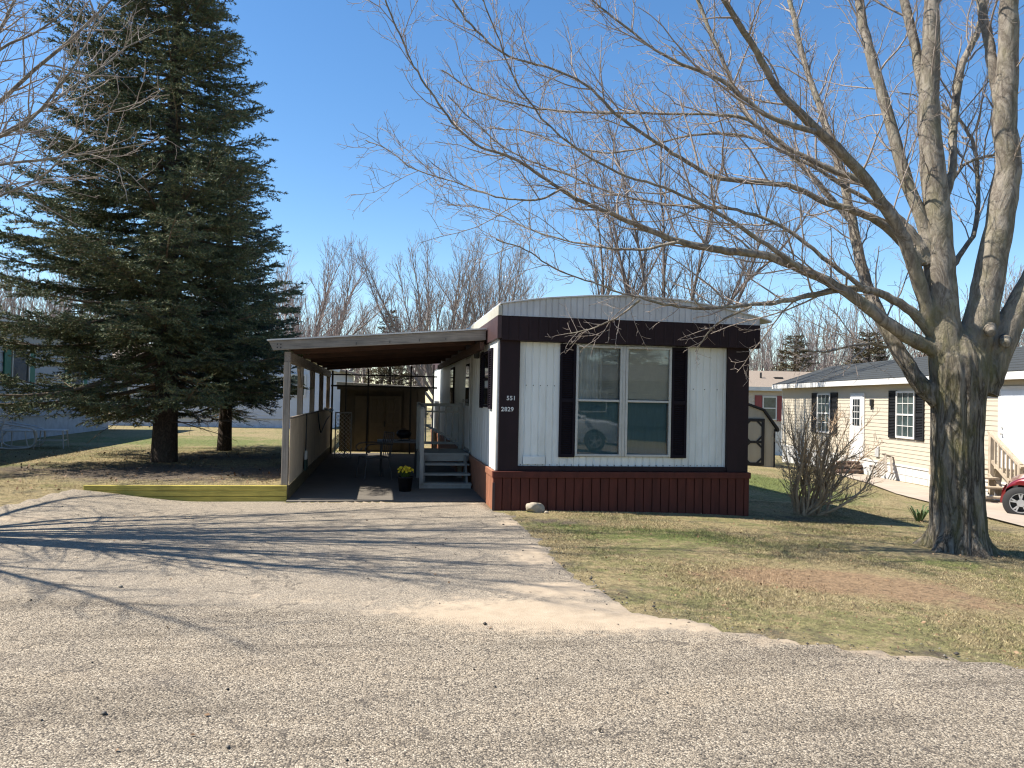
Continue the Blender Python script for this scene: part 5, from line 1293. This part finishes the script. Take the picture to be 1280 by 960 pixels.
for az, el, L in ((.25, 1.05, 8.5), (-.25, 1.1, 8.5), (.5, .8, 6.5), (.05, .95, 7.5), (-.45, .7, 6), (.7, 1.15, 8), (1.3, 1.1, 8), (-.8, .8, 7), (0.1, 1.2, 8.5), (.9, .9, 6.5), (-.6, .95, 7), (1.8, .8, 6.5), (2.8, .85, 6), (-1.6, .75, 6.5), (3.9, .9, 6), (-.2, .75, 6.0), (.4, 1.35, 9), (-1.1, 1.15, 8)):
    d = np.array([math.cos(az)*math.cos(el), math.sin(az)*math.cos(el), math.sin(el)])
    paths.append((curve_from(fk-[0, 0, .3*rl.random()], d, L, 14, rl, .07, .02), .048, .007))
for path, ra, rb in paths:
    rad = np.linspace(ra, rb, len(path)); tb = TB(); tb.batch([path], [rad], 10); lim = tb.build('limb', LIMB, lt, LT)
    items = []; sub_branches(path, rad, [dict(s_, gap=s_['gap']*g_) for s_, g_ in zip(spec1, (1.0, 1.3, 1.6))], rl, items); tb = TB(); put(tb, items); tb.build('twigs', TWIG, lim, LT)

# ---- the shrub between the homes
B0 = gnd(1008, 644); bush = thing('bare_shrub', 'leafless multi-stemmed shrub on the lawn between the homes', 'shrub', tuple(B0))
rb = np.random.default_rng(31); tb = TB(); items = []
targets = [(985, 590), (978, 545), (990, 510), (1000, 525), (1015, 500), (1030, 515), (1045, 505), (1060, 520), (1085, 520), (1098, 548), (1090, 575), (1070, 598), (1085, 600), (1020, 540), (1040, 560), (1005, 560), (1062, 545), (985, 530), (1000, 600), (1050, 500), (1022, 520), (1038, 540), (1010, 530), (1055, 560), (1028, 580), (995, 570), (1075, 560), (1045, 530)]
DB = float((B0-CAM)@FW)
for i, (x, y) in enumerate(targets):
    tip = at(1032+(x-1032)*1.08, max(y, 512)+4, DB+rb.uniform(-.7, .7)); base = B0+np.array([rb.normal(0, .09), rb.normal(0, .07), -.03])
    mid1 = base*.7+tip*.3+rb.normal(0, .09, 3)*[1, 1, .4]; mid2 = base*.35+tip*.65+rb.normal(0, .08, 3)
    P = smooth_path([base, mid1, mid2, tip], 5); r = np.linspace(.026, .005, len(P))*rb.uniform(.7, 1.2); items.append((P, r, 7))
    sub_branches(P, r, [dict(start=.25, gap=.055, ang=(.35, .85), lift=.10, len=(.20, .65), rad=.009, n=4, k=5, wig=.2, up=.12, rend=.003), dict(start=.2, gap=.08, ang=(.4, .9), lift=.15, len=(.08, .32), rad=.005, rmin=.0035, n=3, k=4, wig=.2, up=.1, rend=.002)], rb, items)
put(tb, items); tb.build('stems', mat('shrub_bark', (.36, .26, .17), .85, .3, 14, bmp=.2), bush, B0)

# ---- spruces
NEED = leaf_mat('spruce_needle', [(.036, .062, .040), (.070, .106, .060), (.115, .146, .070), (.22, .22, .105)])
NEEDB = leaf_mat('spruce_needle_blue', [(.022, .048, .038), (.042, .078, .058), (.070, .108, .076)])
NEEDT = leaf_mat('dull_needle', [(.055, .050, .026), (.085, .073, .038), (.12, .10, .055)])
SBARK = bark_mat('spruce_bark', (.13, .10, .08), (.04, .03, .025), (.10, .09, .06), .3, (1, 1, .5), 14, .02)
SBR = mat('spruce_twig', (.13, .095, .065), .9, .25, 6, bmp=0)
def spruce(name, label, loc, H, Rb, z0, seed, mt, dens=1.0, per=.016, trunk_r=.23, nlen=.05, nw=.008, group=None, power=.85, gap=.17, dead=.0, clip=9, lop=0):
    rng = np.random.default_rng(seed); t = thing(name, label, 'tree', loc, 0, group)
    tb = TB(); zz = np.linspace(-.1, H, 14); tb.batch([np.stack([zz*0+.01*np.sin(zz), zz*0, zz], 1)], [trunk_r*(1-zz.clip(0)/H)**.9+.012+.10*trunk_r*np.exp(-zz.clip(0)*4)], 14); tb.build('trunk', SBARK, t)
    br = []; tw = []; z = z0; az = 0
    while z < H-.15:
        nb = max(4, int(round((7 if z > z0+.8 else 5)*dens)))
        for k in range(nb):
            az += 2.4+rng.normal(0, .3); f = (z-z0)/(H-z0)
            L = Rb*(1-f)**power*rng.uniform(.55, 1.18)+.12
            L *= 1-lop*math.cos(az)
            if math.cos(az)*L > clip: L = clip/math.cos(az)
            droop = (.08-.26*(1-f)**1.0)+rng.normal(0, .09)            # low limbs hang, high ones rise
            droop = droop+.25*max(0, f-.55)
            k_ = 9; s = np.linspace(0, 1, k_)
            zc = z+rng.uniform(-.08, .08)+L*(droop*s + .13*s**2.2 - .07*np.sin(s*3.14))
            bend = rng.normal(0, .10)*s**2
            a = az+bend; x = np.cos(a)*L*s; y = np.sin(a)*L*s
            P = np.stack([x, y, zc], 1); br.append((P, np.linspace(.010+.010*L, .004, k_), 5))
            # side sprays in a flat, slightly hanging fan
            m_ = max(4, int(L/.085)); u_ = np.sort(rng.uniform(.16, 1, m_)**.8)
            for q, u in enumerate(u_):
                i = min(int(u*(k_-1)), k_-2); fr = u*(k_-1)-i; p = P[i]*(1-fr)+P[i+1]*fr; tdir = unit(P[i+1]-P[i])
                side = 1 if q % 2 else -1; lat = unit(np.cross(tdir, [0, 0, 1.]))*side
                l2 = min(.32*L+.14, .85)*(1-u*.66)*rng.uniform(.6, 1.3)+.09
                an = rng.uniform(.75, 1.05)
                d2 = unit(tdir*math.cos(an)+lat*math.sin(an)+np.array([0, 0, rng.normal(-.10, .14)]))
                e = p+d2*l2+np.array([0, 0, -.04*l2]); tw.append((p, e))
                for w in range(int(l2/.11)):
                    uu = rng.uniform(.2, .95); pp = p+(e-p)*uu; sd = unit(np.cross(d2, [0, 0, 1.]))*(1 if w % 2 else -1)
                    d3 = unit(d2*.75+sd*.75+np.array([0, 0, rng.normal(-.05, .2)])); tw.append((pp, pp+d3*l2*.42*(1-uu*.5)))
            for i in range(k_//2, k_-1): tw.append((P[i], P[i+1]))
        z += gap*rng.uniform(.8, 1.2)*(1.15-.35*(z/H))
    tb = TB(); put(tb, br); A_ = np.array([a for a, b in tw]); B_ = np.array([b for a, b in tw])
    tb.batch(np.stack([A_, B_], 1), np.stack([np.full(len(A_), .005), np.full(len(A_), .0025)], 1), 3)
    if dead:                                             # bare dead twigs low on the shaded side
        items = []
        for _ in range(int(dead)):
            a = rng.uniform(0, 6.28); zq = rng.uniform(z0*.55, z0+2.2); Lq = rng.uniform(.5, Rb*.7)
            c = curve_from((0, 0, zq), (math.cos(a), math.sin(a), -.12), Lq, 6, rng, .10, -.02); r = np.linspace(.012, .003, 6); items.append((c, r, 4))
            sub_branches(c, r, [dict(start=.3, gap=.12, ang=(.6, 1.1), lift=-.1, len=(.2, .6), rad=.005, n=3, k=4, wig=.2, up=-.02, rend=.002)], rng, items)
        put(tb, items)
    tb.build('branches', SBR, t)
    Ln = np.linalg.norm(B_-A_, axis=1); cnt = np.maximum(3, (Ln/per).astype(int)); idx = np.repeat(np.arange(len(A_)), cnt)
    u = rng.uniform(0, 1.03, len(idx)); p = A_[idx]+(B_[idx]-A_[idx])*u[:, None]; d = (B_[idx]-A_[idx])/Ln[idx][:, None]
    rv = rng.normal(0, 1, p.shape); rv[:, 2] += .25; rv -= d*(rv*d).sum(1)[:, None]; rv /= np.linalg.norm(rv, axis=1)[:, None]+1e-9
    nd_ = d*.75+rv*.75; nd_ /= np.linalg.norm(nd_, axis=1)[:, None]
    wv_ = np.cross(nd_, rng.normal(0, 1, p.shape)); wv_ /= np.linalg.norm(wv_, axis=1)[:, None]+1e-9
    ln = nlen*rng.uniform(.6, 1.25, len(p))[:, None]
    keep = np.hypot(p[:, 0], p[:, 1]) > .12*Rb*(1-np.clip((p[:, 2]-z0)/(H-z0), 0, 1))
    T_ = np.stack([p-wv_*nw, p+wv_*nw, p+nd_*ln], 1)[keep]
    tri_mesh('crown', T_, mt, t)
    return t
sp = on_z(205, 577, .235)
spruce('spruce_tree', 'tall dark spruce with low sweeping branches on the lawn left of the driveway', (sp[0], sp[1], .235), 12.3, 3.2, 1.4, 5, NEED, trunk_r=.22, dead=30, power=.82, per=.0105, nlen=.055, nw=.0085, gap=.17, lop=.20)
s2 = on_z(272, 563, .235)
spruce('spruce_tree', 'second slimmer blue-dark spruce just behind the tall one beside the carport', (s2[0]+.15, s2[1], .235), 7.0, 1.9, 1.3, 8, NEEDB, trunk_r=.15, per=.0125, dead=26, power=.70, nlen=.055, nw=.0085, gap=.17, clip=1.55)

# ---- background trees, each one a thing
bare_tree('bare_tree', 'wide bare tree with pinkish budding crown standing right of the spruces above the carport', place(385, 470, 38), height_to(400, 285, 38), 3, OPEN, 'bare trees behind the homes', TWIGR, TWIGG, r0=.18)
bare_tree('bare_tree', 'upright vase-shaped grey bare tree above the carport roof left of the white mobile home', place(545, 470, 40), height_to(545, 288, 40), 12, dict(VASE, limbs=15, spread=(.08, .85), up=.045), 'bare trees behind the homes', TWIGG, TWIGG, r0=.17)
bare_tree('bare_tree', 'vase-shaped bare tree partly hidden by the white mobile home roof corner', place(610, 470, 42), height_to(610, 292, 42), 15, dict(VASE, limbs=13, spread=(.06, .8), up=.045), 'bare trees behind the homes', TWIGG, TWIGG, r0=.16)
bare_tree('bare_tree', 'dark open bare tree rising behind the roof of the white mobile home', place(828, 480, 30), height_to(850, 105, 30), 23, dict(OPEN, limbs=8, spread=(.2, .8), spec=kspec(1.0, .55, .34, .2)), 'bare trees behind the homes', TWIGD, TWIGD, r0=.2)
bare_tree('bare_tree', 'slim dark bare tree beside the one over the mobile home roof', place(760, 480, 34), height_to(760, 190, 34), 29, dict(TALL, limbs=5), 'bare trees behind the homes', TWIGD, TWIGD, r0=.16)
protoA = bare_tree('bare_tree', 'thin bare tree between beige home gable and maroon post', place(950, 480, 52), height_to(950, 380, 52), 41, TALL, 'bare trees of the wood edge', TWIGG, TWIGG)
protoB = bare_tree('bare_tree', 'reddish budding bare tree over the shingle roof of the beige home', place(1050, 480, 55), height_to(1050, 385, 55), 43, VASE, 'bare trees of the wood edge', TWIGR, TWIGG)
edge_trees = [(protoB, 970, 58, 392, 'second reddish tree, above the gambrel shed roof'), (protoA, 1010, 60, 395, 'thin bare tree over the left end of the shingle roof'), (protoA, 1030, 50, 400, 'small bare tree left of the right-hand brown conifer'), (protoB, 1110, 56, 392, 'budding tree just left of the maple trunk over the shingle roof'),
              (protoA, 1205, 58, 370, 'thin tree seen in the gap between the maple stems'), (protoB, 1240, 60, 350, 'budding tree behind the right-hand maple stems'), (protoA, 1275, 55, 340, 'thin tree at the right edge behind the maple'),
              (protoA, 480, 55, 395, 'bare tree behind the small brown conifer above the carport'), (protoB, 440, 60, 390, 'budding tree low behind the wide tree above the carport'), (protoA, 340, 52, 330, 'thin bare tree hidden behind the right spruce'),
              (protoB, 20, 50, 330, 'budding tree behind the grey home at the left edge'), (protoA, 60, 46, 300, 'thin bare tree behind the left branches of the tall spruce'), (protoA, 110, 54, 320, 'thin bare tree over the middle of the grey home roof'), (protoB, 160, 52, 345, 'budding tree seen between the trunk and left boughs of the spruce'),
              (protoA, -20, 44, 290, 'thin tall bare tree at the far left edge'), (protoB, 660, 60, 370, 'budding tree just above the left end of the white mobile home roof'), (protoA, 90, 62, 340, 'farther thin bare tree behind the low boughs of the tall spruce'), (protoB, 520, 64, 400, 'low budding tree between the vase-shaped trees')]
for i, (pr, px, d, ytop, lab) in enumerate(edge_trees):
    o = copy_tree(pr); o['label'] = lab; o.location = place(px, 480, d)
    hh_ = max(at(px, ytop, d)[2]-o.location.z, 3)/(height_to(950, 380, 52) if pr is protoA else height_to(1050, 385, 55))
    o.scale = (hh_*random.uniform(.9, 1.2), hh_*random.uniform(.9, 1.2), hh_); o.rotation_euler = (0, 0, random.uniform(0, 6.28))
# conifers far back
c1 = spruce('conifer_tree', 'small brownish conifer between the vase-shaped tree and the wide tree above the carport', place(487, 480, 44), height_to(487, 385, 44), 1.9, .8, 51, NEEDT, per=.05, nlen=.10, nw=.02, trunk_r=.12, group='brownish conifers far behind', gap=.26)
hc1 = height_to(487, 385, 44)
for px, d, yt, lab in ((993, 48, 416, 'brownish conifer above the gambrel shed and beige roof end'), (1086, 50, 412, 'brownish conifer over the middle of the beige home roof'), (1168, 55, 420, 'brownish conifer mostly hidden by the maple trunk')):
    o = copy_tree(c1); o['label'] = lab; o.location = place(px, 480, d); q = (height_to(px, yt, d)-o.location.z)/hc1; o.scale = (q*1.35, q*1.35, q); o.rotation_euler = (0, 0, random.uniform(0, 6))

# far-off wood that reads as one mass
tb = TB(); rw_ = np.random.default_rng(91); trunks, items = [], []
for i in range(460):
    a = rw_.uniform(-.72, .80) if i < 330 else rw_.uniform(.22, .75); d = rw_.uniform(58, 95); X, Y = d*math.sin(a+YAW), d*math.cos(a+YAW); z0 = float(hgt(X, Y)); H_ = rw_.uniform(5.5, 9.5)*(1.35 if a < -.35 else .9 if a < .05 else 1.4 if a > .22 else 1.1)
    c = curve_from((X, Y, z0-.2), (rw_.normal(0, .06), rw_.normal(0, .06), 1), H_, 7, rw_, .05, .05); r = np.linspace(.15, .02, 7); items.append((c, r, 4))
    sub_branches(c, r, [dict(start=.2, gap=.30, ang=(.35, .9), lift=.3, len=(1.2, 3.0), rad=.04, n=3, k=4, wig=.12, up=.08, rend=.012), dict(start=.2, gap=.26, ang=(.35, .9), lift=.2, len=(.5, 1.3), rad=.020, rmin=.014, n=3, k=3, wig=.15, up=.08, rend=.011)], rw_, items)
put(tb, items); wd_o = tb.build('far_woods', TWIGG); tag(wd_o, kind='stuff')
for (X, Y, s_, lab) in ((-5, -23, 1.9, 'dark conifer added across the road to block mirrored sky, leftmost behind the opposite home'), (0, -25, 2.2, 'dark conifer added across the road to block mirrored sky, behind the left end of the opposite home'), (5, -24, 2.0, 'dark conifer added across the road to block mirrored sky, behind the middle of the opposite home'), (10, -25, 2.3, 'dark conifer added across the road to block mirrored sky, behind the right half of the opposite home'), (15, -24, 2.0, 'dark conifer added across the road to block mirrored sky, rightmost behind the opposite home')):  # unseen conifers, added so that the front window mirrors no bright sky
    o = copy_tree(c1); o['label'] = lab; o['group'] = 'conifers added to block the mirrored sky'; o.location = (X, Y, float(hgt(X, Y))); q = s_*5.2/hc1; o.scale = (q*1.1, q*1.1, q)
# a pair of trees across the road, mirrored in the window only
for (X, Y, lab) in ((2, -26, 'bare tree behind the home across the road, leftmost'), (13, -27, 'bare tree behind the home across the road, rightmost')):
    o = copy_tree(protoA); o['label'] = lab; o['group'] = 'bare trees across the road'; o.location = (X, Y, float(hgt(X, Y))); o.scale = (1.2, 1.2, 1.4)
